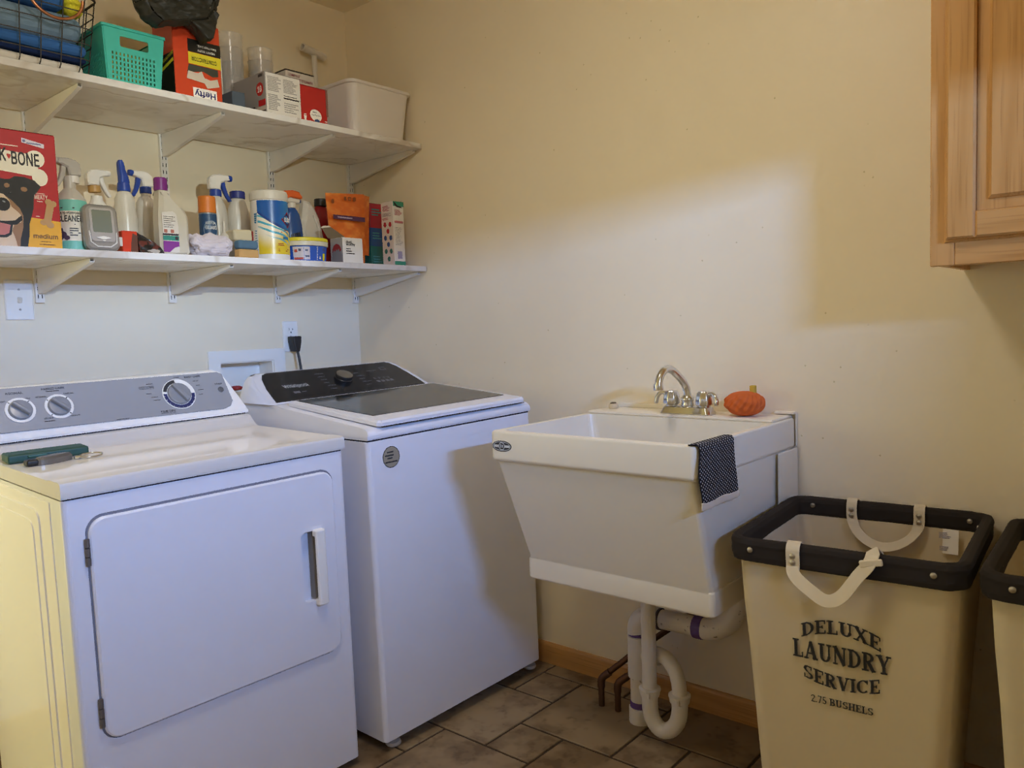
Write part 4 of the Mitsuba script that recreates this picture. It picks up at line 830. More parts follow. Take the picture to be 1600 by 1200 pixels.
t = union(_hp([(-1.085, 2.20), (-1.080, 2.10), (-1.063, 2.066), (-1.03, 2.046), (-.985, 2.078), (-.94, 2.088), (-.87, 2.10), (-.840, 2.142), (-.848, 2.162), (-.865, 2.19), (-.89, 2.215), (-.98, 2.24), (-1.05, 2.235)], -.475, -.412, .86),
    _hp([(-1.035, 2.26), (-1.04, 2.17), (-1.00, 2.135), (-.93, 2.133), (-.86, 2.133), (-.815, 2.150), (-.815, 2.175), (-.84, 2.225), (-.88, 2.26), (-.98, 2.275)], -.44, -.30, .9),
    _hp([(-.96, 2.12), (-.935, 2.085), (-.900, 2.066), (-.877, 2.044), (-.866, 2.050), (-.852, 2.088), (-.838, 2.13), (-.88, 2.16)], -.466, -.414, .94))
t = t.subdivide_to_size(.011); t.merge_vertices(); t = trimesh.Trimesh(t.vertices, t.faces)
trimesh.smoothing.filter_laplacian(t, iterations=3); t = crumple(t, .013, 24, 3); t = crumple(t, .005, 70, 4)
V = t.vertices.copy(); low = (V[:, 1] > oy0 - .012) & (V[:, 2] < oz1 + .004); V[low, 2] = np.maximum(V[low, 2], oz1 + .0015); low2 = V[:, 2] < oz1 + .001; V[low2, 1] = np.minimum(V[low2, 1], oy0 - .003); t.vertices = V
kk = put("black_plastic_bag", t, M("black_bag", "#23231c", .5, spec=.4), 70); labels[kk] = {"label": "crumpled black plastic bag lying over the top of the orange carton", "category": "plastic bag"}
# ---------------- plastic cups
CUP = "material_clear_cup"; scene[CUP] = {"type": "principledthin", "base_color": {"type": "rgb", "value": [.93, .91, .88]}, "roughness": .12, "spec_trans": .55, "diff_trans": .7, "eta": 1.4}
def cup_mesh():
    n = 30; a = np.arange(n) * 2 * math.pi / n; R = []
    for i, z in enumerate(np.linspace(0, .118, 20)):
        r = .0345 + .0085 * z / .118 + (.0012 if i % 2 and i < 17 else 0); R.append(np.c_[r * np.cos(a), r * np.sin(a), np.full(n, z)])
    R.append(np.c_[.0445 * np.cos(a), .0445 * np.sin(a), np.full(n, .1195)]); R.append(np.c_[.0425 * np.cos(a), .0425 * np.sin(a), np.full(n, .1185)])
    return loft(R, True, False)
_cup = mikit.ply(cup_mesh(), CUP, 40)
for sx_, sy_, zz, n_, lab in ((-.632, -.16, Z1, 5, "clear plastic cup, %s of the taller nested stack by the orange carton"), (-.508, -.15, Z1, 5, "clear plastic cup, %s of the lower nested stack behind the grey carton")):
    for i in range(n_):
        kk = num("plastic_cup"); scene[kk] = {**_cup, "to_world": T().translate([sx_, sy_, zz + (.048 if sx_ < -.6 else .0435) * i + .0005])}
        labels[kk] = {"label": lab % ("lowest", "second from below", "middle", "second from the top", "topmost")[i], "category": "cup", "group": "nested clear cups, taller stack" if sx_ < -.6 else "nested clear cups, lower stack"}
# ---------------- picture carton and blue carton behind the grey one
k = thing("picture_carton", "narrow white carton with a dark kitchen picture, between the orange carton and the cups", "box")
part(k, "carton", cbx(-.770, -.691, -.205, -.14, Z1, Z1 + .215, .0015), C("#d4cdc0", .5), 25)
f_ = FF(-.770, -.205, Z1)
part(k, "picture", f_.put(cat([flat(sbox(.012, .195, .062, .206)), flat(Polygon([(.0, .115), (.022, .118), (.018, .135), (.008, .165), (0, .17)])), flat(Polygon([(.004, .096), (.026, .096), (.022, .108), (.006, .108)])), flat(sbox(.030, .088, .042, .094)), flat(sbox(.056, .088, .072, .093))])), C("#2c211f", .5), False)
part(k, "picture_pale", f_.put(cat([flat(Polygon([(.028, .095), (.075, .094), (.074, .128), (.058, .134), (.034, .125)]))])), C("#a99d90", .5), False)
part(k, "blue_square", f_.put(flat(sbox(.055, .062, .076, .084))), C("#3f8fa8", .45), False)
k = thing("dusty_blue_carton", "low dusty blue carton behind the grey bag carton", "box")
part(k, "carton", cbx(-.745, -.700, -.345, -.22, Z1, Z1 + .068, .0015), C("#4d5a66", .6), 25)
part(k, "print", FL(-.745, -.22, Z1).put(cat([bars(.02, .02, .08, .035, 4, 3)])), C("#33424f", .5), False)
# ---------------- freezer bag carton
k = thing("grey_bag_carton", "grey carton with a white printed end and a red round badge, on the upper shelf", "box")
gx0, gx1, gy0, gy1, gz = -.667, -.533, -.410, -.225, Z1 + .132
part(k, "carton", cbx(gx0, gx1, gy0, gy1, Z1, gz, .0015), C("#8f8a86", .42), 25)
f_ = FF(gx0, gy0, Z1); fl = FL(gx0, gy1, Z1)
part(k, "white_panel", f_.put(flat(sbox(.003, .004, .132, .129))), C("#dcd8d0", .5), False, "white printed end")
part(k, "small_print", f_.put(cat([bars(.009, .072, .052, .048, 9, 1, fill=.62), bars(.009, .012, .050, .052, 9, 2, fill=.62), bars(.068, .075, .058, .045, 9, 3, fill=.62), bars(.068, .012, .055, .034, 5, 4, fill=.5)])), C("#a19d99", .6), False)
part(k, "dark_print", f_.put(cat([flat(sbox(.068, .056, .126, .0605), 2), bars(.068, .064, .05, .004, 1, 4)])), C("#2f2c2c", .6), False)
RED = C("#b3201f", .42)
part(k, "red_badge", fl.put(cat([flat(affinity.scale(Point(0, 0).buffer(1, 16), .021, .0215).buffer(0) if False else affinity.translate(affinity.scale(Point(0, 0).buffer(1, 16), .020, .021), .155, .080)), flat(sbox(.145, .026, .184, .045))])), RED, False, "red badge")
part(k, "lettering", fl.put(text("10", .144, .070, .022, .020, True, False, 3)), WHITE, False)
part(k, "dark_print", fl.put(cat([flat(sbox(.150, .118, .174, .126), 2), flat(sbox(.128, .0, .184, .011), 1), flat(sbox(.10, .0, .124, .030), 1), bars(.03, .01, .06, .02, 2, 4)])), C("#3b3434", .5), False)
part(k, "print_strip", fl.put(flat(sbox(.132, .0115, .184, .0245), 2)), C("#b9b1a4", .5), False)
# ---------------- steamer box
k = thing("steamer_carton", "white carton with small dark lettering standing behind the red carton", "box")
part(k, "carton", cbx(-.440, -.319, -.20, -.12, Z1, Z1 + .232, .0015), C("#d3ccc2", .5), 25)
part(k, "dark_edge", bx(-.4405, -.3185, -.2004, -.1195, Z1 + .2325, Z1 + .236), C("#2a2422", .5), False, "dark top edge")
part(k, "lettering", FF(-.440, -.20, Z1).put(cat([text("COMPACT", .010, .214, .050, .009), text("GARMENT STEAMER", .010, .200, .104, .010)])), C("#7e2f33", .5), False, "dark red lettering")
# ---------------- red carton
k = thing("red_carton", "red carton with a white oval label, left of the white dish tub", "box")
rx0, rx1, ry0, ry1 = -.530, -.424, -.405, -.25
t = cat([cbx(rx0, rx1, ry0, ry1, Z1, Z1 + .118, .0015)])
part(k, "carton", t, RED, 25)
part(k, "flap", cat([rot(bx(rx0 + .001, rx1 - .001, ry0 + .002, ry0 + .05, Z1 + .1185, Z1 + .120), [1, 0, 0], 12, (0, ry0, Z1 + .1185))]), C("#8c1c1c", .5), False)
part(k, "torn_edge", crumple(bx(rx1 - .004, rx1 + .003, ry0 - .002, ry0 + .003, Z1 + .03, Z1 + .119), .001, 80, 2), C("#7d5a50", .8), False)
f_ = FF(rx0, ry0, Z1)
part(k, "oval_label", f_.put(flat(affinity.rotate(affinity.translate(affinity.scale(Point(0, 0).buffer(1, 20), .0235, .0195), .058, .026), -18))), WHITE, False, "white oval label")
part(k, "lettering", f_.put(cat([bars(.045, .033, .026, .006, 1, 2), text("my Facial", .040, .022, .036, .008)])), C("#7a7f86", .5), False)
part(k, "emblem", f_.put(flat(affinity.translate(affinity.scale(Point(0, 0).buffer(1, 16), .010, .006), .062, .0085), 3)), C("#2d4270", .5), False)
part(k, "white_print", f_.put(cat([flat(Polygon([(.012, .004), (.018, .004), (.021, .020), (.009, .020)])), flat(sbox(.010, .0225, .020, .0255)), flat(sbox(.094, .002, .104, .006)), flat(sbox(.094, .010, .104, .013))])), WHITE, False)
# ---------------- dish tub
k = thing("dish_tub", "large white plastic dish tub at the right end of the upper shelf", "tub")
TUBW = M("tub_white", "#d8d3ce", .42)
cx_, cy_, H_ = -.160, -.232, .190
ro = lambda w_, d_, z, r=.035: ring_pts(w_, d_, r, cx_, cy_, Z1 + z, 7)
t = loft([ro(.246, .275, 0, .03), ro(.254, .283, .004, .034), ro(.270, .30, H_ * .5), ro(.288, .318, H_ - .012), ro(.300, .330, H_ - .010), ro(.304, .334, H_ - .004), ro(.302, .332, H_), ro(.290, .320, H_ + .001), ro(.280, .310, H_ - .006), ro(.262, .29, H_ * .5), ro(.245, .274, .008)])
part(k, "basin", t, TUBW, 35)
k = thing("pipe_handle", "white plastic T-shaped pipe handle standing behind the dish tub", "pipe handle")
part(k, "stem", tube([(-.190, -.036, Z1), (-.190, -.036, Z1 + .375)], .0105, 16), PVC, 35)
t = diff(tube([(-.246, -.040, Z1 + .396), (-.138, -.032, Z1 + .382)], .0150, 20), tube([(-.25, -.040, Z1 + .3965), (-.205, -.037, Z1 + .3905)], .0115, 16))
part(k, "crossbar", t, PVC, 35)

# ================================================================ lower shelf
def nz(base, *rows): return [(r, base + z) for r, z in rows]
def bottle(k, prof, mat, x, y, sx=1, sy=1, rzdeg=0, name="bottle", n=32):
    return part(k, name, mv(rz(lathe(prof, n, sx, sy), rzdeg), x, y, 0), mat, 40)
def band(prof, z0, z1, off=.0004):
    """the piece of a profile between two heights, pushed out by off: a label shell"""
    zs = np.array([p[1] for p in prof]); rs = np.array([p[0] for p in prof]); q = np.unique(np.r_[z0, zs[(zs > z0) & (zs < z1)], z1]); return [(np.interp(z, zs, rs) + off, z) for z in q]
def shell(prof, a0, a1, x, y, sx=1, sy=1, n=18):
    a = np.radians(np.linspace(a0, a1, n)); V, F = [], []
    for r, z in prof: V += [(x + r * sx * math.cos(q), y + r * sy * math.sin(q), z) for q in a]
    for i in range(len(prof) - 1):
        for j in range(n - 1):
            p = i * n + j; F += [(p, p + 1, p + n + 1), (p, p + n + 1, p + n)]
    return tm(V, F)
def wrap(t, r, x, y, a_mid, sy=1):
    """bends flat lettering (x across, y up, z out) round a bottle of radius r"""
    V = t.vertices; a = math.radians(a_mid) + V[:, 0] / r; rr = r + .0006 + V[:, 2]; t = t.copy(); t.vertices = np.c_[x + rr * np.cos(a), y + rr * np.sin(a) * sy, V[:, 1]]; return t
def trigger(k, x, y, z, head, trig, nozzle, collar, yaw, s=1.0, tilt=0):
    """spray head: collar, body, trigger lever, nozzle; at yaw 0 it sprays towards -x"""
    body = Polygon([(.020, .0), (.022, .018), (.019, .034), (.008, .043), (-.012, .046), (-.040, .044), (-.043, .030), (-.030, .026), (-.016, .020), (-.012, .0)]).buffer(.003).buffer(-.003)
    lev = Polygon([(-.018, .022), (-.028, .024), (-.030, .010), (-.037, -.012), (-.047, -.030), (-.041, -.032), (-.030, -.016), (-.021, .004)]).buffer(.0015)
    def orient(t): return mv(rz(rot(scl(t, s, s, s), [0, 1, 0], tilt), yaw), x, y, z)
    def slab(poly, th):
        a_ = _bevel(poly, th / 2, .004 if th > .012 else .002); V = a_.vertices.copy(); p1 = tm(np.c_[V[:, 0], -V[:, 2], V[:, 1]], a_.faces); V2 = np.c_[a_.vertices[:, 0], a_.vertices[:, 2], a_.vertices[:, 1]]; p2 = tm(V2, a_.faces[:, ::-1]); return cat([p1, p2])
    kk = part(k, "spray_head", orient(slab(body, .024)), head, 35)
    part(kk, "trigger", orient(slab(lev, .012)), trig, 35)
    nzl = rot(lathe([(.009, 0), (.0095, .004), (.0085, .012), (.005, .013)], 16), [0, 1, 0], -90)
    part(kk, "nozzle", orient(mv(nzl, -.0405, 0, .037)), nozzle, 35)
    part(k, "collar", orient(mv(lathe([(.0165, -.020), (.0172, -.018), (.0165, -.001), (.013, .0)], 24), 0, 0, 0)), collar, 35)
CLEARM = M("milky_plastic", "#c9c4b9", .3, spec=.5); CLEAR2 = M("clear_grey_plastic", "#b4aea3", .22, spec=.5); BLUEP = M("blue_plastic", "#1f3f94", .38); WHITEP = M("bottle_white", "#dcd9d2", .35)
# ---------------- biscuit box
k = thing("dog_biscuit_box", "red carton of dog biscuits with a dog's face, cut off at the left edge", "box")
mx0, mx1, my0, my1, mz = -1.545, -1.304, -.405, -.31, Z2 + .292
REDB = C("#a81f24", .42)
part(k, "carton", cbx(mx0, mx1, my0, my1, Z2, mz, .002), REDB, 25)
part(k, "top_flap", cat([rot(bx(mx0 + .002, mx1 - .002, my0 + .002, my1 - .004, mz + .0004, mz + .0016), [1, 0, 0], -1.0, (0, my0, mz))]), C("#5a3a33", .7), False)
f_ = FF(mx1 - .240, my0, Z2)     # u = 0.240 at the right edge
def el(cx, cy, rx, ry, r=0): return affinity.rotate(affinity.translate(affinity.scale(Point(0, 0).buffer(1, 16), rx, ry), cx, cy), r, origin=(cx, cy))
PR = lambda name, ts, col, lab=None: part(k, name, f_.put(cat(ts)), C(col, .45), False, lab)
PR("yellow_panel", [flat(Polygon([(.145, .0), (.240, .0), (.240, .070), (.168, .077), (.150, .074)]))], "#d79f2c", "yellow printed panel")
bone = unary_union([Polygon([(.0, .196), (.178, .182), (.182, .236), (0, .246)]), el(.190, .226, .0215, .0215), el(.1975, .180, .0185, .0215), Polygon([(.165, .184), (.20, .178), (.19, .226), (.165, .230)])])
PR("bone_panel", [flat(bone)], "#e3ddcb", "white bone-shaped panel")
PR("lettering", [text("MILK", .062, .2120, .061, .0335, True), text("BONE", .1345, .2060, .064, .0335, True)], "#1d1a1a", "black lettering")
PR("heart", [flat(unary_union([el(.1268, .2280, .0026, .0034), el(.1312, .2275, .0026, .0034), Polygon([(.1243, .227), (.1337, .2265), (.129, .2175)])]), 2)], "#b3302b", "red heart")
PR("sticker", [flat(Polygon([(.160, .264), (.212, .255), (.213, .266), (.161, .276)]))], "#cfc9d6")
PR("sticker_print", [bars(.172, .261, .034, .006, 1, 4), flat(el(.166, .2685, .0035, .0035), 2)], "#6c6f9a")
PR("small_lettering", [bars(.105, .2500, .065, .005, 1, 2), text("MEATY", .181, .124, .031, .012), bars(.186, .117, .022, .004, 1, 3), bars(.184, .1375, .024, .003, 1, 5), bars(.181, .079, .010, .003, 1, 9)], "#e4d3c6")
PR("biscuit", [flat(unary_union([affinity.rotate(rrect(.2035, .064, .2215, .116, .004), -13), el(.2135, .119, .0085, .008), el(.2255, .115, .007, .008), el(.199, .066, .009, .007), el(.214, .060, .009, .008)]), 2)], "#b08a5e")
PR("size_lettering", [text("medium", .172, .024, .058, .0125), bars(.188, .015, .040, .003, 1, 3), bars(.185, .007, .046, .004, 1, 6)], "#59311f")
# the dog's face, in flat print
PR("dog_dark_fur", [flat(unary_union([Polygon([(0, 0), (.154, 0), (.160, .030), (.162, .060), (.167, .076), (.174, .100), (.177, .132), (.194, .156), (.182, .168), (.160, .174), (.140, .174), (.129, .166), (.118, .164), (.085, .168), (.045, .160), (0, .150)]).buffer(.003)]), 2)], "#1b1a1a", "dark fur")
PR("dog_tan", [flat(unary_union([el(.1195, .152, .0065, .0055, 20), el(.158, .146, .0075, .0060), Polygon([(.0, .0), (.140, .0), (.142, .02), (.150, .05), (.152, .078), (.146, .096), (.132, .112), (.115, .126), (.06, .11), (.02, .06)])]), 3)], "#8f6b4d", "tan markings")
PR("dog_muzzle", [flat(Polygon([(.06, .135), (.110, .130), (.122, .116), (.126, .100), (.140, .088), (.148, .078), (.146, .062), (.130, .056), (.124, .040), (.130, .02), (.134, 0), (0, 0), (0, .1)]), 4)], "#cdb79f", "pale muzzle")
PR("dog_nose", [flat(el(.107, .104, .0165, .0165, -18), 5), flat(el(.1255, .134, .004, .0032), 5), flat(Polygon([(.05, .062), (.112, .063), (.132, .066), (.148, .080), (.149, .068), (.136, .056), (.126, .054), (.122, .030), (.110, .022), (.05, .020)]), 5)], "#141314", "black nose and mouth")
PR("dog_tongue", [flat(Polygon([(.05, .058), (.100, .058), (.121, .054), (.117, .034), (.106, .028), (.05, .026)]), 6)], "#b9706c", "pink tongue")
PR("dog_glint", [flat(el(.1265, .1355, .0012, .001), 6), flat(el(.110, .111, .004, .002, -18), 6)], "#7d868e")
# ---------------- cleaner
k = thing("cleaner_spray_bottle", "teal-labelled cleaner spray bottle with a cloudy grey head, right of the dog biscuit box", "spray bottle")
x, y = -1.246, -.330
pr = nz(Z2, (.030, 0), (.0385, .004), (.0390, .132), (.037, .144), (.026, .160), (.0155, .172), (.0150, .205))
bottle(k, pr, CLEAR2, x, y)
part(k, "label_teal", shell(band(pr, Z2 + .004, Z2 + .1385), 150, 390 - 20, x, y, n=26), C("#6fb7a9", .5), 40, "teal label")
part(k, "label_white", shell(band(pr, Z2 + .028, Z2 + .108, .0008), 150, 370, x, y, n=26), C("#d7d1c2", .5), 40, "cream label field")
part(k, "lettering", cat([wrap(mv(text("CLEANER", -.032, .079, .064, .017), 0, Z2), .0395, x, y, 242), wrap(mv(text("MULTI-PURPOSE", -.032, .099, .056, .006), 0, Z2), .0395, x, y, 242), wrap(mv(bars(-.030, .070, .052, .004, 1, 1), 0, Z2), .0395, x, y, 242), wrap(mv(bars(-.022, .113, .04, .006, 1, 7), 0, Z2), .0395, x, y, 242), wrap(mv(bars(-.002, .040, .028, .024, 4, 2), 0, Z2), .0395, x, y, 242)]), C("#2a2a2b", .5), False, "dark lettering")
part(k, "plum_picture", wrap(mv(flat(unary_union([el(-.020, .044, .010, .009), el(-.027, .036, .007, .007), el(-.010, .036, .007, .006), el(-.022, .056, .003, .006)]), 2), 0, Z2), .0395, x, y, 242), C("#4a3d4f", .5), False)
HG = M("cloudy_head", "#aaa59c", .3)
trigger(k, x + .008, y, Z2 + .208, HG, HG, HG, C("#d0cbc2", .4), 8, 1.0)
k = thing("yellow_bottle", "plain yellow bottle half hidden behind the cleaner spray bottle", "bottle")
bottle(k, nz(Z2, (.020, 0), (.0235, .004), (.0235, .17), (.014, .19), (.0085, .205), (.0085, .215)), C("#c9a92f", .4), -1.247, -.20)
# ---------------- tan-collared spray bottle
k = thing("tan_collar_spray_bottle", "white spray bottle with a tan collar behind the grey weather station", "spray bottle")
x, y = -1.132, -.225
bottle(k, nz(Z2, (.028, 0), (.034, .004), (.034, .125), (.028, .148), (.0165, .165), (.0150, .178)), WHITEP, x, y)
trigger(k, x - .006, y, Z2 + .208, WHITEP, WHITEP, WHITEP, M("tan_plastic", "#b0894f", .45), 188, 1.0, 4)
# ---------------- weather station
k = thing("weather_station", "silver-grey weather station with a blank grey display, leaning at the shelf edge", "weather station")
prj = rrect(-.0455, 0, .0455, .127, .020, 8)
wf = Frame((-1.195, -.400, Z2 + .002), (1, 0, 0), (0, .10, 1))
GREYS = M("silver_plastic", "#9c9a97", .3, metallic=.5)
wk = part(k, "housing", wf.put(mv(_bevel(prj, .020, .006), 0, 0, -.018)), GREYS, 35)
part(k, "bezel", wf.put(ext(rrect(-.032, .024, .032, .116, .010).difference(rrect(-.0255, .049, .0255, .110, .003)), .0022, .0021)), M("silver_pale", "#b4b2b2", .3, metallic=.4), 30, "paler bezel")
part(k, "display", wf.put(ext(rrect(-.0255, .049, .0255, .110, .003), .0009, .0021)), M("lcd_grey", "#747a70", .2), False, "blank grey display")
part(k, "buttons", wf.put(cat([ext(el(0, .034, .010, .0045), .003, .004), ext(Polygon([(-.020, .034), (-.010, .037), (-.010, .031)]), .003, .004), ext(Polygon([(.020, .034), (.010, .037), (.010, .031)]), .003, .004), ext(el(0, .026, .004, .002), .003, .004)])), C("#dcdad6", .3), 30, "pale buttons")
part(k, "lower_trim", wf.put(ext(LineString([(-.036, .05), (-.034, .022), (-.018, .010), (.018, .010), (.034, .022), (.036, .05)]).buffer(.0014), .0026, .0021)), C("#cfcdca", .25), False)
part(k, "side_clip", bx(-1.149, -1.141, -.392, -.372, Z2 + .018, Z2 + .042), C("#c7c3bb", .3), False)
# ---------------- two water spray bottles
for nm, x, y, yaw, tl, lab in (("a", -1.070, -.265, 70, -38, "translucent spray bottle with a blue head pointing up, behind the red packet"), ("b", -.984, -.215, 8, 0, "translucent spray bottle with white head and blue trigger beside the purple-capped bottle")):
    k = thing("water_spray_bottle", lab, "spray bottle", "translucent water spray bottles")
    pr = nz(Z2, (.028, 0), (.0325, .004), (.0325, .11), (.0295, .135), (.0280, .150), (.027, .172), (.020, .186), (.0150, .192))
    bottle(k, pr, CLEARM, x, y)
    part(k, "print", cat([wrap(mv(bars(-.004, .055, .016, .014, 3, 3), 0, Z2), .0325, x, y, 285)]), C("#6e7177", .5), False)
    if nm == "a":
        part(k, "collar", mv(lathe([(.0172, 0), (.0185, .004), (.0168, .022), (.0145, .026)], 24), x, y, Z2 + .1925), BLUEP, 35, "blue collar")
        t = loft([ring_pts(.030, .026, .009, x + .002, y, Z2 + .2187, 4), ring_pts(.026, .026, .009, x - .001, y - .002, Z2 + .236, 4), ring_pts(.020, .024, .008, x - .007, y - .006, Z2 + .255, 4), ring_pts(.018, .020, .007, x - .011, y - .012, Z2 + .272, 4), ring_pts(.010, .014, .004, x - .012, y - .014, Z2 + .280, 4)])
        part(k, "spray_head", t, BLUEP, 40, "blue head")
    else:
        trigger(k, x + .003, y, Z2 + .222, WHITEP, BLUEP, BLUEP, BLUEP, yaw, 1.0)
        part(k, "neck", mv(lathe([(.0145, Z2 + .1925), (.0145, Z2 + .2015)], 18), x + .003, y, 0), CLEARM)
k = thing("red_packet", "small orange-red packet with dark print beside the weather station", "packet")
part(k, "packet", cbx(-1.1385, -1.095, -.385, -.345, Z2, Z2 + .062, .002), C("#c4391f", .35), 25)
part(k, "print", FF(-1.1385, -.385, Z2).put(cat([flat(Polygon([(.022, .0), (.043, .0), (.043, .05), (.030, .056), (.025, .03)]))])), C("#5b3527", .4), False)
kk = put("foil_packet", crumple(hull([(-1.092, -.39, Z2 + .002), (-1.02, -.395, Z2 + .002), (-1.092, -.33, Z2 + .002), (-1.02, -.33, Z2 + .002), (-1.093, -.38, Z2 + .058), (-1.088, -.35, Z2 + .06), (-1.03, -.385, Z2 + .022), (-1.025, -.34, Z2 + .026), (-1.06, -.385, Z2 + .042)]), .006, 40, 12, 4), M("dark_foil", 0, .3, tex=mikit.proc(lambda p, n, uv: mix(mix(lin("#191616"), lin("#5b2a24"), sstep(.45, .6, fbm(p.x * 60, p.y * 60, p.z * 60, 2))), lin("#a9a29b"), sstep(.62, .7, fbm(p.x * 45 + 9, p.y * 45, p.z * 45, 2))))), 50); labels[kk] = {"label": "crumpled dark foil packet lying left of the purple-capped bottle", "category": "packet"}
# ---------------- stain remover
k = thing("stain_remover_bottle", "off-white handled bottle with a purple cap and a purple label", "bottle")
out = Polygon([(-.042, 0), (.042, 0), (.046, .02), (.047, .10), (.044, .122), (.030, .140), (.004, .150), (-.004, .165), (-.010, .188), (-.036, .188), (-.040, .15), (-.044, .11), (-.044, .02)]).buffer(.003).buffer(-.003)
bd = _bevel(out, .026, .010); V = bd.vertices; hb = cat([tm(np.c_[V[:, 0], -V[:, 2], V[:, 1]], bd.faces), tm(np.c_[V[:, 0], V[:, 2], V[:, 1]], bd.faces[:, ::-1])])
x, y = -.984, -.362
OFFW = M("bottle_offwhite", "#bfb9ab", .38)
part(k, "bottle", mv(hb, x, y, Z2), OFFW, 40)
part(k, "cap", mv(lathe([(.0185, 0), (.019, .003), (.0185, .034), (.016, .037)], 26), x - .023, y, Z2 + .1885), M("purple_cap", "#6d1f72", .4), 35, "purple cap")
f_ = Frame((x - .040, y - .0263, Z2), (1, 0, 0))
part(k, "label", f_.put(flat(Polygon([(.002, .008), (.050, .008), (.050, .090), (.046, .120), (.034, .128), (.002, .122)]))), C("#cdc9c4", .5), False, "pale label")
part(k, "purple_print", f_.put(flat(Polygon([(.002, .008), (.020, .008), (.036, .022), (.050, .026), (.050, .040), (.002, .040)]), 2)), C("#7a2d86", .5), False)
part(k, "green_print", f_.put(cat([flat(sbox(.002, .042, .050, .056), 2)])), C("#2f7f73", .5), False)
part(k, "dark_print", f_.put(cat([flat(sbox(.002, .057, .050, .062), 2), bars(.006, .078, .036, .036, 6, 4, fill=.25), flat(Point(.043, .049).buffer(.005), 3)])), C("#2c2730", .5), False)
part(k, "pink_print", f_.put(cat([flat(sbox(.006, .064, .016, .074), 2), flat(sbox(.026, .064, .036, .074), 2)])), C("#a8685a", .5), False)
# ---------------- rags
RAG = M("rag_lavender", "#cdc6ce", .95, spec=.1, sheen=.4, bump=TERRYB, bscale=.001)
t = rbx(-.930, -.795, -.395, -.27, Z2 + .001, Z2 + .062, .028); t = crumple(t, .022, 26, 21, 3); t = crumple(t, .008, 70, 22); 
t.vertices[:, 2] = np.maximum(t.vertices[:, 2], Z2 + .0005)
kk = put("cleaning_rag", t, RAG, 60); labels[kk] = {"label": "pile of crumpled pale lavender rag beside the off-white bottle", "category": "rag"}
# ---------------- orange-capped spray can
k = thing("aerosol_can", "aerosol can with an orange cap and a dark blue label behind the rags", "spray can")
x, y = -.798, -.245
pr = nz(Z2, (.0255, 0), (.0275, .003), (.0275, .150), (.026, .154))
bottle(k, pr, C("#8f9296", .3, metallic=.4), x, y)
part(k, "cap", mv(lathe([(.0272, 0), (.0275, .002), (.0268, .050), (.0245, .053)], 28), x, y, Z2 + .1545), M("orange_cap", "#d2772c", .45), 35, "orange cap")
part(k, "label", shell(band(pr, Z2 + .03, Z2 + .1495), 170, 370, x, y, n=22), C("#27496f", .4), 40, "dark blue label")
part(k, "label_disc", wrap(mv(ext(shapely.segmentize(affinity.translate(affinity.scale(Point(0, 0).buffer(1, 16), .024, .030), 0, .098), .004), .0003, .0002), 0, Z2), .0277, x, y, 262), C("#8fa3b5", .4), False, "pale disc on the label")
part(k, "lettering", cat([wrap(mv(text("GUARD", -.019, .100, .038, .012, True, False, 3), 0, Z2), .0277, x, y, 262), wrap(mv(text("SCOTCH", -.017, .116, .030, .008, True, False, 3), 0, Z2), .0277, x, y, 262)]), C("#dfe3e6", .4), False, "white lettering")
# ---------------- white spray bottle, head to the right
k = thing("white_head_spray_bottle", "translucent spray bottle with a large white head and dark blue trigger facing the corner", "spray bottle")
x, y = -.716, -.160
bottle(k, nz(Z2, (.03, 0), (.0345, .004), (.0345, .16), (.030, .195), (.0205, .218), (.0150, .224), (.015, .230)), CLEARM, x, y)
trigger(k, x, y, Z2 + .250, WHITEP, BLUEP, BLUEP, BLUEP, 176, 1.12)
# ---------------- jug with a blue cap
k = thing("water_jug", "translucent plastic bottle with a dark blue cap behind the wipes", "bottle")
x, y = -.629, -.150
bottle(k, nz(Z2, (.034, 0), (.040, .004), (.040, .155), (.036, .190), (.026, .222), (.0215, .229)), CLEARM, x, y, 1, .8)
part(k, "cap", mv(lathe([(.0255, 0), (.026, .002), (.0255, .022), (.0235, .024)], 28), x, y, Z2 + .2295), M("dark_blue_cap", "#232f77", .4), 35, "dark blue cap")
# ---------------- pump bottle, cream brush block, sponge
k = thing("pump_bottle", "small white nozzle bottle behind the cream block", "bottle")
bottle(k, nz(Z2, (.015, 0), (.0175, .003), (.0175, .08), (.010, .088), (.0055, .092), (.0045, .126), (.003, .129)), C("#c9c3b8", .35), -.760, -.275)
k = thing("cream_scrub_block", "cream block with a red end lying on top of a small box behind the sponge", "brush")
part(k, "block", rot(crumple(rbx(-.755, -.688, -.325, -.272, Z2 + .0625, Z2 + .100, .008), .002, 40, 4, 1), [0, 1, 0], -2, (-.72, -.3, Z2 + .08)), C("#c8bda0", .7), 50)
part(k, "red_end", rbx(-.6865, -.6745, -.322, -.275, Z2 + .0625, Z2 + .098, .004), C("#8a2a26", .6), 35, "red end")
kk = put("small_grey_box", cbx(-.757, -.672, -.33, -.265, Z2, Z2 + .0605, .002), C("#a59e97", .6), 25); labels[kk] = {"label": "small grey box under the cream block, behind the sponge", "category": "box"}
k = thing("scrub_sponge", "two-tone scrub sponge, blue-grey over tan, standing at the shelf edge", "sponge")
part(k, "blue_layer", rbx(-.788, -.718, -.405, -.372, Z2 + .0285, Z2 + .056, .008), M("sponge_blue", "#4d6a80", .9), 40, "blue-grey layer")
part(k, "tan_layer", rbx(-.788, -.718, -.405, -.372, Z2, Z2 + .028, .006), M("sponge_tan", "#b8925c", .9), 40, "tan layer")
kk = put("white_ring_lid", mv(rot(lathe([(.029, 0), (.031, .002), (.031, .008), (.026, .010), (.010, .010)], 32), [1, 0, 0], 78), -.730, -.345, Z2 + .0315), C("#c6c1ba", .4), 35); labels[kk] = {"label": "round pale plastic lid on edge behind the sponge", "category": "lid"}
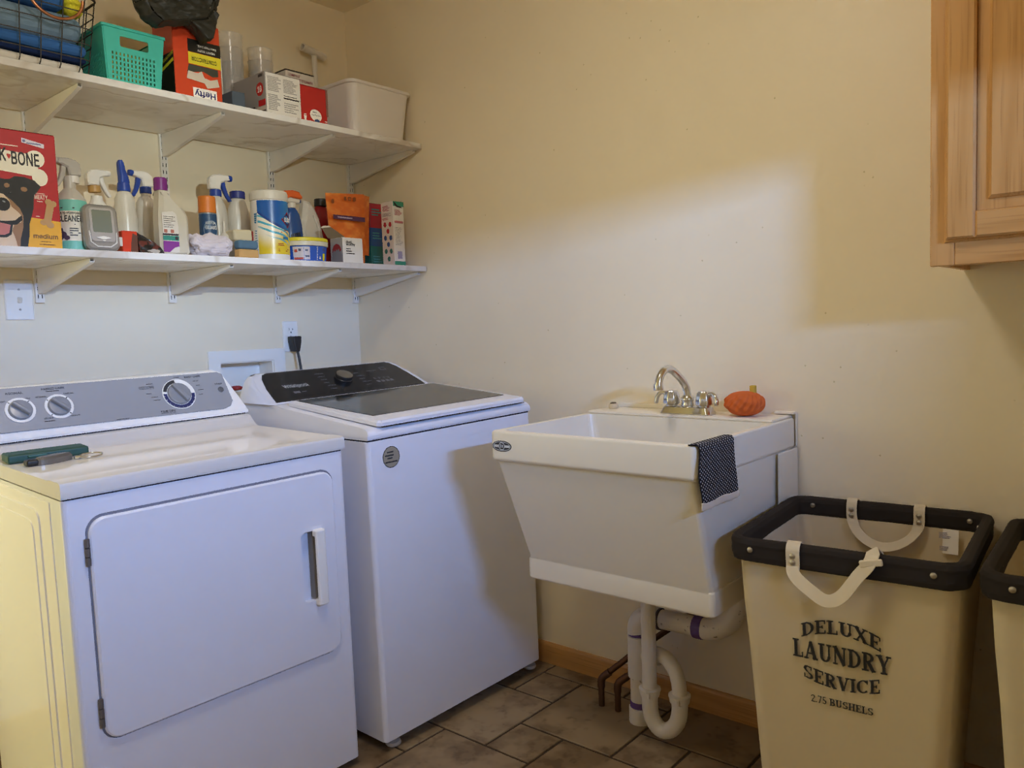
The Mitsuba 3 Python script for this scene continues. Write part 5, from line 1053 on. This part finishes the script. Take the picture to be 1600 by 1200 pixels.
# ---------------- wipes canister (its printed wrap is a pattern over the label's own uv)
k = thing("wipes_canister", "large white canister of cleaning wipes with a blue and yellow label", "canister")
x, y = -.624, -.330; Rw = .0600
pr = nz(Z2, (Rw - .003, 0), (Rw, .004), (Rw, .195), (Rw - .001, .197))
bottle(k, pr, C("#d6d4d0", .35), x, y, n=48)
part(k, "lid", mv(lathe([(Rw + .0005, 0), (Rw + .0018, .003), (Rw + .0015, .024), (Rw - .002, .030), (Rw - .010, .032)], 48), x, y, Z2 + .1975), C("#c7c2b6", .4), 35, "off-white lid")
def _wipes(p, n, uv):
    u, v = uv.x, uv.y
    white = lin("#e2dccb")
    c = mix(lin("#d3b92f"), white, sstep(.16, .50, v + .10 * dr.sin(u * 6)))
    edge = .80 - .34 * u - .10 * dr.sin(u * 3.1)
    wv = sstep(.1, .75, dr.sin((v + .38 * u * u) * 62 + 2.2 * dr.sin(u * 4.2) + 3 * fbm(u * 3, v * 6, 2.0, 2))) * sstep(edge - .34, edge - .18, v) * sstep(1.05, .8, u)
    c = mix(c, lin("#4d9fbd"), dr.clip(1.3 * wv, 0, 1))
    c = mix(c, lin("#16549f"), sstep(edge - .035, edge - .02, v))
    c = mix(c, lin("#1c3f86"), sstep(edge - .035, edge - .02, v) * sstep(edge + .03, edge + .015, v))
    c = mix(c, lin("#2a86bd"), .7 * sstep(edge - .035, edge - .02, v) * sstep(.45, .9, u))
    return mix(mi.Color3f(lin("#d6d4d0")), c, sstep(.008, .012, u))
n_ = 40; a = np.radians(np.linspace(196, 330, n_)); V, UV, F = [], [], []
for z, v in ((.020, 0.), (.06, .23), (.10, .457), (.14, .686), (.194, 1.)):
    for j, q in enumerate(a): V.append((x + (Rw + .0005) * math.cos(q), y + (Rw + .0005) * math.sin(q), Z2 + z)); UV.append((j / (n_ - 1), v))
for i in range(4):
    for j in range(n_ - 1): p_ = i * n_ + j; F += [(p_, p_ + 1, p_ + n_ + 1), (p_, p_ + n_ + 1, p_ + n_)]
part(k, "label", tm(V, F), M("wipes_label", 0, .3, tex=mikit.proc(_wipes)), True, "blue, white and yellow printed label", np.array(UV))
W_ = lambda t, am: wrap(mv(t, 0, Z2), Rw, x, y, am)
part(k, "logo_panel", W_(ext(shapely.segmentize(Polygon([(-.030, .133), (0, .160), (.030, .133), (0, .106)]), .006), .0003, .0006), 302), C("#b2262a", .35), False, "red diamond")
part(k, "logo_field", W_(ext(shapely.segmentize(Polygon([(-.026, .133), (0, .1565), (.026, .133), (0, .1095)]), .006), .0003, .0010), 302), C("#1b2a5e", .35), False)
part(k, "lettering", W_(text("CLOROX", -.019, .126, .042, .015, True, False, 5), 302), WHITE, False, "white lettering")
part(k, "small_lettering", cat([W_(bars(-.022, .096, .03, .004, 1, 1, 3), 302), W_(bars(-.034, .090, .044, .004, 1, 2, 3), 302), W_(bars(-.045, .046, .03, .010, 2, 3, 3), 302), W_(bars(-.045, .028, .042, .010, 2, 4, 3), 302)]), C("#9c4a2e", .4), False)
part(k, "blue_print", cat([W_(flat(sbox(-.026, .068, -.002, .078), 3), 302), W_(bars(-.006, .120, .013, .034, 5, 5, 1, .75), 190), W_(bars(-.006, .03, .012, .07, 9, 6, 1, .3), 190)]), C("#2f6f9a", .4), False)
# ---------------- orange-trigger bottle
k = thing("orange_trigger_bottle", "dark blue bottle with an orange trigger head right of the wipes", "spray bottle")
x, y = -.487, -.258
pr = nz(Z2, (.030, 0), (.0345, .004), (.036, .09), (.033, .140), (.0265, .176), (.019, .190), (.0145, .196), (.0145, .214))
bottle(k, pr, M("deep_blue_plastic", "#1c4684", .25), x, y, 1.1, .8)
part(k, "neck", mv(lathe([(.0155, Z2 + .1975), (.0165, Z2 + .202), (.0155, Z2 + .2145)], 20), x, y, 0), CLEARM)
part(k, "emblem", cat([wrap(mv(flat(sbox(-.020 + i * .007, .085 - .004 * (4 - i), -.0155 + i * .007, .103 + .002 * i), 2), 0, Z2), .0375, x, y, 262, .92) for i in range(5)]), C("#0e1420", .4), False)
ORH = M("orange_head", "#cf5a24", .4)
hd = Polygon([(-.040, -.006), (-.041, .012), (-.026, .026), (.006, .030), (.030, .026), (.042, .006), (.036, .002), (.010, .004), (-.016, .008), (-.026, -.006)]).buffer(.003).buffer(-.003)
def slab2(poly, th, c=.004):
    a_ = _bevel(poly, th / 2, c); V = a_.vertices; return cat([tm(np.c_[V[:, 0], -V[:, 2], V[:, 1]], a_.faces), tm(np.c_[V[:, 0], V[:, 2], V[:, 1]], a_.faces[:, ::-1])])
hk = part(k, "spray_head", mv(slab2(hd, .026), x, y, Z2 + .229), ORH, 35, "orange head")
part(hk, "body", mv(slab2(Polygon([(-.022, -.012), (.030, -.014), (.034, .002), (.010, .0035), (-.016, .0068), (-.024, -.004)]), .022), x, y, Z2 + .2282), C("#c7c1b6", .4), 35, "white body")
part(hk, "trigger", mv(slab2(Polygon([(-.042, -.008), (-.034, -.012), (-.030, -.034), (-.036, -.056), (-.044, -.054), (-.042, -.032)]), .014, .003), x, y, Z2 + .229), ORH, 35, "orange trigger")
part(hk, "nozzle", mv(slab2(Polygon([(.034, -.010), (.040, -.010), (.040, .0), (.035, .0)]), .012, .002), x, y, Z2 + .229), C("#2b3a66", .4), 35)
# ---------------- translucent jug, orange bottle top, red bottle
k = thing("handled_jug", "translucent milky jug with a moulded handle between the orange trigger bottle and the red bottle", "jug")
o2 = Polygon([(-.052, 0), (.050, 0), (.054, .02), (.052, .11), (.036, .175), (.016, .215), (-.004, .236), (-.030, .238), (-.036, .20), (-.052, .12)]).buffer(.004).buffer(-.004)
hole = Polygon([(.012, .10), (.030, .10), (.028, .13), (.008, .175), (-.001, .17)]).buffer(.003)
bd = ext(o2.difference(hole), .03); V = bd.vertices; hb = tm(np.c_[V[:, 0], -V[:, 2] + .015, V[:, 1]], bd.faces)
body_ = slab2(o2.buffer(-.0005), .052, .014)
part(k, "jug", mv(body_, -.376, -.205, Z2), CLEARM, 40)
part(k, "handle_ridge", mv(tube(spline([(.000, -.027, .186), (.016, -.028, .150), (.024, -.028, .110), (.020, -.027, .085)], 14), .005, 8), -.376, -.205, Z2), CLEARM, 40)
k = thing("red_bottle", "dark red bottle with a black cap behind the orange pouch", "bottle")
x, y = -.258, -.120
bottle(k, nz(Z2, (.05, 0), (.0565, .004), (.0565, .15), (.050, .195), (.030, .228), (.0215, .240)), M("red_plastic", "#8e1f24", .35), x, y, 1, .62)
part(k, "cap", mv(lathe([(.0235, 0), (.024, .002), (.0235, .026), (.021, .028)], 26), x, y, Z2 + .2405), BLACK, 35, "black cap")
k = thing("orange_top_bottle", "bottle with a small orange top peeping out behind the orange pouch", "bottle")
bottle(k, nz(Z2, (.021, 0), (.024, .004), (.024, .20), (.013, .222), (.012, .236)), C("#c9b8a6", .4), -.188, -.155)
part(k, "cap", mv(lathe([(.015, 0), (.015, .012), (.010, .017)], 20), -.188, -.155, Z2 + .2365), C("#c45a2b", .4), 35, "orange cap")
# ---------------- yellow-lidded tub
k = thing("yellow_lid_tub", "blue tub with a yellow and white lid at the shelf edge", "tub")
x, y = -.497, -.352; R_ = .071
pr = nz(Z2, (.062, 0), (.064, .003), (.0685, .052))
bottle(k, pr, C("#2450a8", .35), x, y, 1.05, .78, n=48)
part(k, "lid_rim", mv(lathe([(.0705, 0), (.073, .001), (.074, .015), (.0725, .016)], 48, 1.05, .78), x, y, Z2 + .0525), C("#c9c4ae", .4), 35, "off-white lid rim")
part(k, "lid", mv(lathe([(.0735, 0), (.074, .002), (.073, .010), (.069, .0125), (.02, .013)], 48, 1.05, .78), x, y, Z2 + .0687), C("#cfc22e", .4), 35, "yellow lid")
sh = lambda a0, a1, z0, z1, off: shell(band(pr, Z2 + z0, Z2 + z1, off), a0, a1, x, y, 1.05, .78, 14)
part(k, "picture_label", cat([sh(196, 232, .006, .049, .0004), sh(233, 250, .006, .049, .0004)]), C("#b9b2b8", .4), 40)
part(k, "picture_print", cat([sh(199, 230, .006, .013, .0008), sh(202, 212, .030, .040, .0008)]), C("#a4473d", .4), 40)
part(k, "dark_print", cat([sh(236, 248, .014, .020, .0008), sh(216, 224, .034, .042, .0008), sh(236, 244, .034, .040, .0008)]), C("#39405a", .4), 40)
part(k, "white_line", sh(272.5, 273.6, .003, .051, .0006), WHITE, 40)
part(k, "yellow_badge", sh(294, 306, .004, .028, .0006), C("#cfc22e", .4), 40)
part(k, "white_badge", sh(295, 305, .036, .047, .0006), C("#3b4a78", .4), 40)
part(k, "lettering", wrap(mv(rot(text("80", -.005, -.005, .010, .008), [0, 0, 1], 90), 0, Z2 + .013), .0655, x, y, 281, .80), WHITE, False)
# ---------------- white small carton with an open flap
k = thing("deal_carton", "small white carton with a red and grey picture and an open brown flap", "box")
dx0, dx1, dy0, dy1, dz = -.385, -.296, -.405, -.335, Z2 + .089
part(k, "carton", cbx(dx0, dx1, dy0, dy1, Z2, dz, .0012), C("#d5d1c9", .5), 25)
part(k, "grey_side", FL(dx0, dy1, Z2).put(flat(sbox(.001, .001, .069, .088), 0)), C("#9b989a", .5), False, "grey printed side")
part(k, "red_picture", FL(dx0, dy1, Z2).put(flat(Polygon([(.012 + .024 + .026 * math.cos(q), .038 + .030 * math.sin(q)) for q in np.linspace(0, math.pi, 20)]), 2)), C("#8c2c33", .5), False, "red picture")
part(k, "grey_picture", FL(dx0, dy1, Z2).put(flat(Polygon([(.004, .002), (.066, .002), (.062, .044), (.052, .040), (.048, .052), (.040, .042), (.034, .050), (.026, .040), (.020, .048), (.012, .036)]), 3)), C("#7d7a80", .5), False)
part(k, "lettering", FF(dx0, dy0, Z2).put(cat([text("deal", .014, .069, .026, .010), text("worthy", .014, .058, .040, .012), bars(.014, .047, .028, .005, 1, 2), bars(.014, .038, .038, .007, 1, 3), bars(.014, .030, .038, .006, 1, 4)])), C("#262424", .5), False, "dark lettering")
fp = _bevel(Polygon([(-.008, .002), (.086, .002), (.020, .047), (-.022, .040)]), .0012, .0003)
part(k, "flap", Frame((dx0, dy1 + .002, dz), (1, 0, 0), (0, .35, 1)).put(fp), C("#6d6151", .7), False, "brown open flap")
part(k, "flap_edge", Frame((dx0, dy1 + .0015, dz), (1, 0, 0), (0, .35, 1)).put(ext(Polygon([(-.023, .040), (.020, .0475), (.012, .052), (-.012, .050), (-.026, .044)]), .0012)), C("#cfc8bd", .6), False)
# ---------------- orange pouch
k = thing("orange_pouch", "orange foil pouch with a dark purple band, standing behind the white carton", "pouch")
PO = M("orange_foil", 0, .28, spec=.6, tex=mikit.proc(lambda p, n, uv: mix(lin("#c95f1d"), lin("#e0883c"), .8 * sstep(.4, .75, fbm(p.x * 26, p.y * 26, p.z * 34, 3)))))
rows = []
for z, xa, xb, th_2 in ((0, -.315, -.196, .030), (.02, -.322, -.193, .028), (.07, -.338, -.190, .024), (.13, -.347, -.186, .018), (.19, -.352, -.182, .010), (.24, -.356, -.180, .004), (.264, -.357, -.180, .0015)):
    u_ = np.linspace(0, 1, 15); xs = xa + (xb - xa) * u_; bulge = th_2 * np.sin(np.pi * np.clip(u_, .02, .98)) ** .7
    wv = .004 * (meshkit.fbm(np.c_[xs * 26, np.zeros(15), np.full(15, z * 22)], 3, 5) - .5)
    rows.append(np.vstack([np.c_[xs, -.285 - bulge + wv, np.full(15, Z2 + z + .0005) + .012 * (u_ - .3) * (z / .264)], np.c_[xs[::-1], -.283 + bulge[::-1], np.full(15, Z2 + z + .0005) + .012 * (u_[::-1] - .3) * (z / .264)]]))
part(k, "pouch", loft(rows), PO, 40)
sd = loft([np.array([(-.1935 + .006 * s_, -.286, Z2 + z), (-.156 + .010 * s_, -.270, Z2 + z), (-.156 + .010 * s_, -.2685, Z2 + z), (-.1935 + .006 * s_, -.2845, Z2 + z)]) for z, s_ in ((.045, 0), (.11, .4), (.18, .75), (.262, 1.4), (.27, 1.5))])
part(k, "side_fin", sd, PO, 30)
part(k, "purple_band", cat([FF(-.346, -.3085, Z2 + .165).put(ext(Polygon([(.0, .002), (.146, .0), (.146, .017), (.0, .017)]), .0005))]), C("#4a2548", .4), False, "dark purple band")
part(k, "band_lettering", FF(-.346, -.3085, Z2 + .165).put(bars(.02, .004, .105, .010, 1, 3, 3, .5)), C("#9b8aa5", .4), False)
part(k, "dark_print", FF(-.335, -.296, Z2).put(cat([flat(sbox(.052, .240, .062, .253)), flat(rrect(.070, .240, .084, .254, .003).difference(rrect(.073, .243, .081, .251, .002))), flat(rrect(.092, .241, .106, .255, .003)), flat(el(.0, .232, .006, .008)), flat(sbox(.105, .108, .107, .125))])), C("#7a3a12", .4), False)
# ---------------- teal and red carton, white carton with discs
k = thing("teal_red_carton", "dark carton, red above and blue-green below, between the orange pouch and the white disc carton", "box")
part(k, "carton", cbx(-.136, -.060, -.262, -.16, Z2, Z2 + .249, .0015), C("#1d5f5a", .4), 25)
f_ = FF(-.136, -.262, Z2); fl = FL(-.136, -.16, Z2)
part(k, "red_field", cat([f_.put(flat(sbox(0, .155, .076, .248))), fl.put(flat(sbox(0, .155, .102, .248)))]), C("#9b2030", .4), False, "red field")
part(k, "blue_field", cat([f_.put(flat(sbox(0, .085, .076, .1548))), fl.put(flat(sbox(0, .085, .102, .1548)))]), C("#22487e", .4), False, "blue field")
part(k, "print", f_.put(cat([bars(.008, .20, .05, .03, 3, 1), bars(.008, .11, .05, .03, 3, 2), bars(.008, .02, .05, .03, 3, 3)])), C("#3e7d86", .4), False)
k = thing("disc_carton", "tall white carton with red, blue and green printed discs", "box")
ex0, ex1, ey0, ey1, ez = -.134, -.080, -.392, -.325, Z2 + .240
part(k, "carton", cbx(ex0, ex1, ey0, ey1, Z2, ez, .0012), C("#cfcac4", .5), 25)
f_ = FF(ex0, ey0, Z2); fl = FL(ex0, ey1, Z2)
part(k, "green_trim", cat([f_.put(flat(sbox(.0, .0, .054, .017))), f_.put(flat(Polygon([(.002, .222), (.054, .222), (.054, .240), (.002, .240)])))]), C("#2c7f68", .45), False, "green trim")
part(k, "opening", f_.put(flat(Polygon([(.004, .240), (.009, .226), (.018, .219), (.044, .217), (.044, .221), (.024, .224), (.012, .234)]), 2)), BLACK, False, "torn dark opening")
D_ = lambda pts: fl.put(cat([flat(el(u_, v_, .0078, .0094), 2) for u_, v_ in pts]))
part(k, "red_discs", cat([D_([(.020, .156), (.049, .155), (.036, .131)])]), C("#a3303c", .45), False, "red discs")
part(k, "blue_discs", cat([D_([(.020, .106), (.050, .105), (.036, .081)])]), C("#35558a", .45), False, "blue discs")
part(k, "green_discs", cat([D_([(.021, .056), (.050, .055), (.036, .027)])]), C("#35706a", .45), False, "green discs")
part(k, "red_print", cat([fl.put(bars(.010, .205, .045, .022, 5, 2)), fl.put(bars(.004, .172, .052, .010, 2, 3)), f_.put(cat([bars(.008, .188, .04, .022, 5, 3), flat(rrect(.006, .159, .048, .168, .003), 2)]))]), C("#a8646c", .45), False)
part(k, "grey_print", cat([fl.put(bars(.006, .185, .05, .014, 3, 4)), f_.put(bars(.008, .075, .038, .07, 12, 5, 2, .25))]), C("#8a868c", .45), False)
part(k, "lilac_square", f_.put(flat(sbox(.016, .026, .038, .054), 2)), C("#8d86a3", .45), False)
# ---------------- things on the dryer
k = thing("green_case", "dark green flat rectangular case lying on the dryer at its left edge", "case")
P = lambda name, mesh, mat, sm=35, lab=None: part(k, name, place(mesh, DM), mat, sm, lab)
t = mv(rz(rbx(-.088, .088, -.036, .036, 0, .021, .006), 0), -.594, .392, .9153)
t = rz(t, -5, (-.594, .392))
P("case", t, M("green_plastic", "#1f463b", .5), 35)
P("clasp", rz(rbx(-.640, -.600, .350, .3578, .926, .932, .002), -5, (-.594, .392)), M("green_dark", "#2f5a50", .35), 35)
k = thing("key_ring_tool", "grey oval key fob with a steel ring in front of the green case", "key fob")
sh_ = spline([(-.638, .315), (-.60, .325), (-.57, .318), (-.562, .306), (-.58, .294), (-.62, .286), (-.645, .292), (-.648, .305)], 30)
P("body", rz(mv(_bevel(Polygon(sh_).buffer(.001), .018, .006), 0, 0, .9151), 8, (-.6, .305)), M("fob_grey", "#74706b", .3, metallic=.5), 40)
P("end_cap", rbx(-.668, -.640, .284, .312, .9151, .930, .006), BLACK, 35, "black end")
a = np.linspace(0, 2 * np.pi, 30)
P("ring", tube(np.c_[-.525 + .026 * np.cos(a), .296 + .015 * np.sin(a), .9205 + .003 * np.sin(a)], .0022, 8), CHROME, 60, "steel ring")
P("clip", rbx(-.562, -.545, .294, .304, .9151, .924, .003), CHROME, 35)
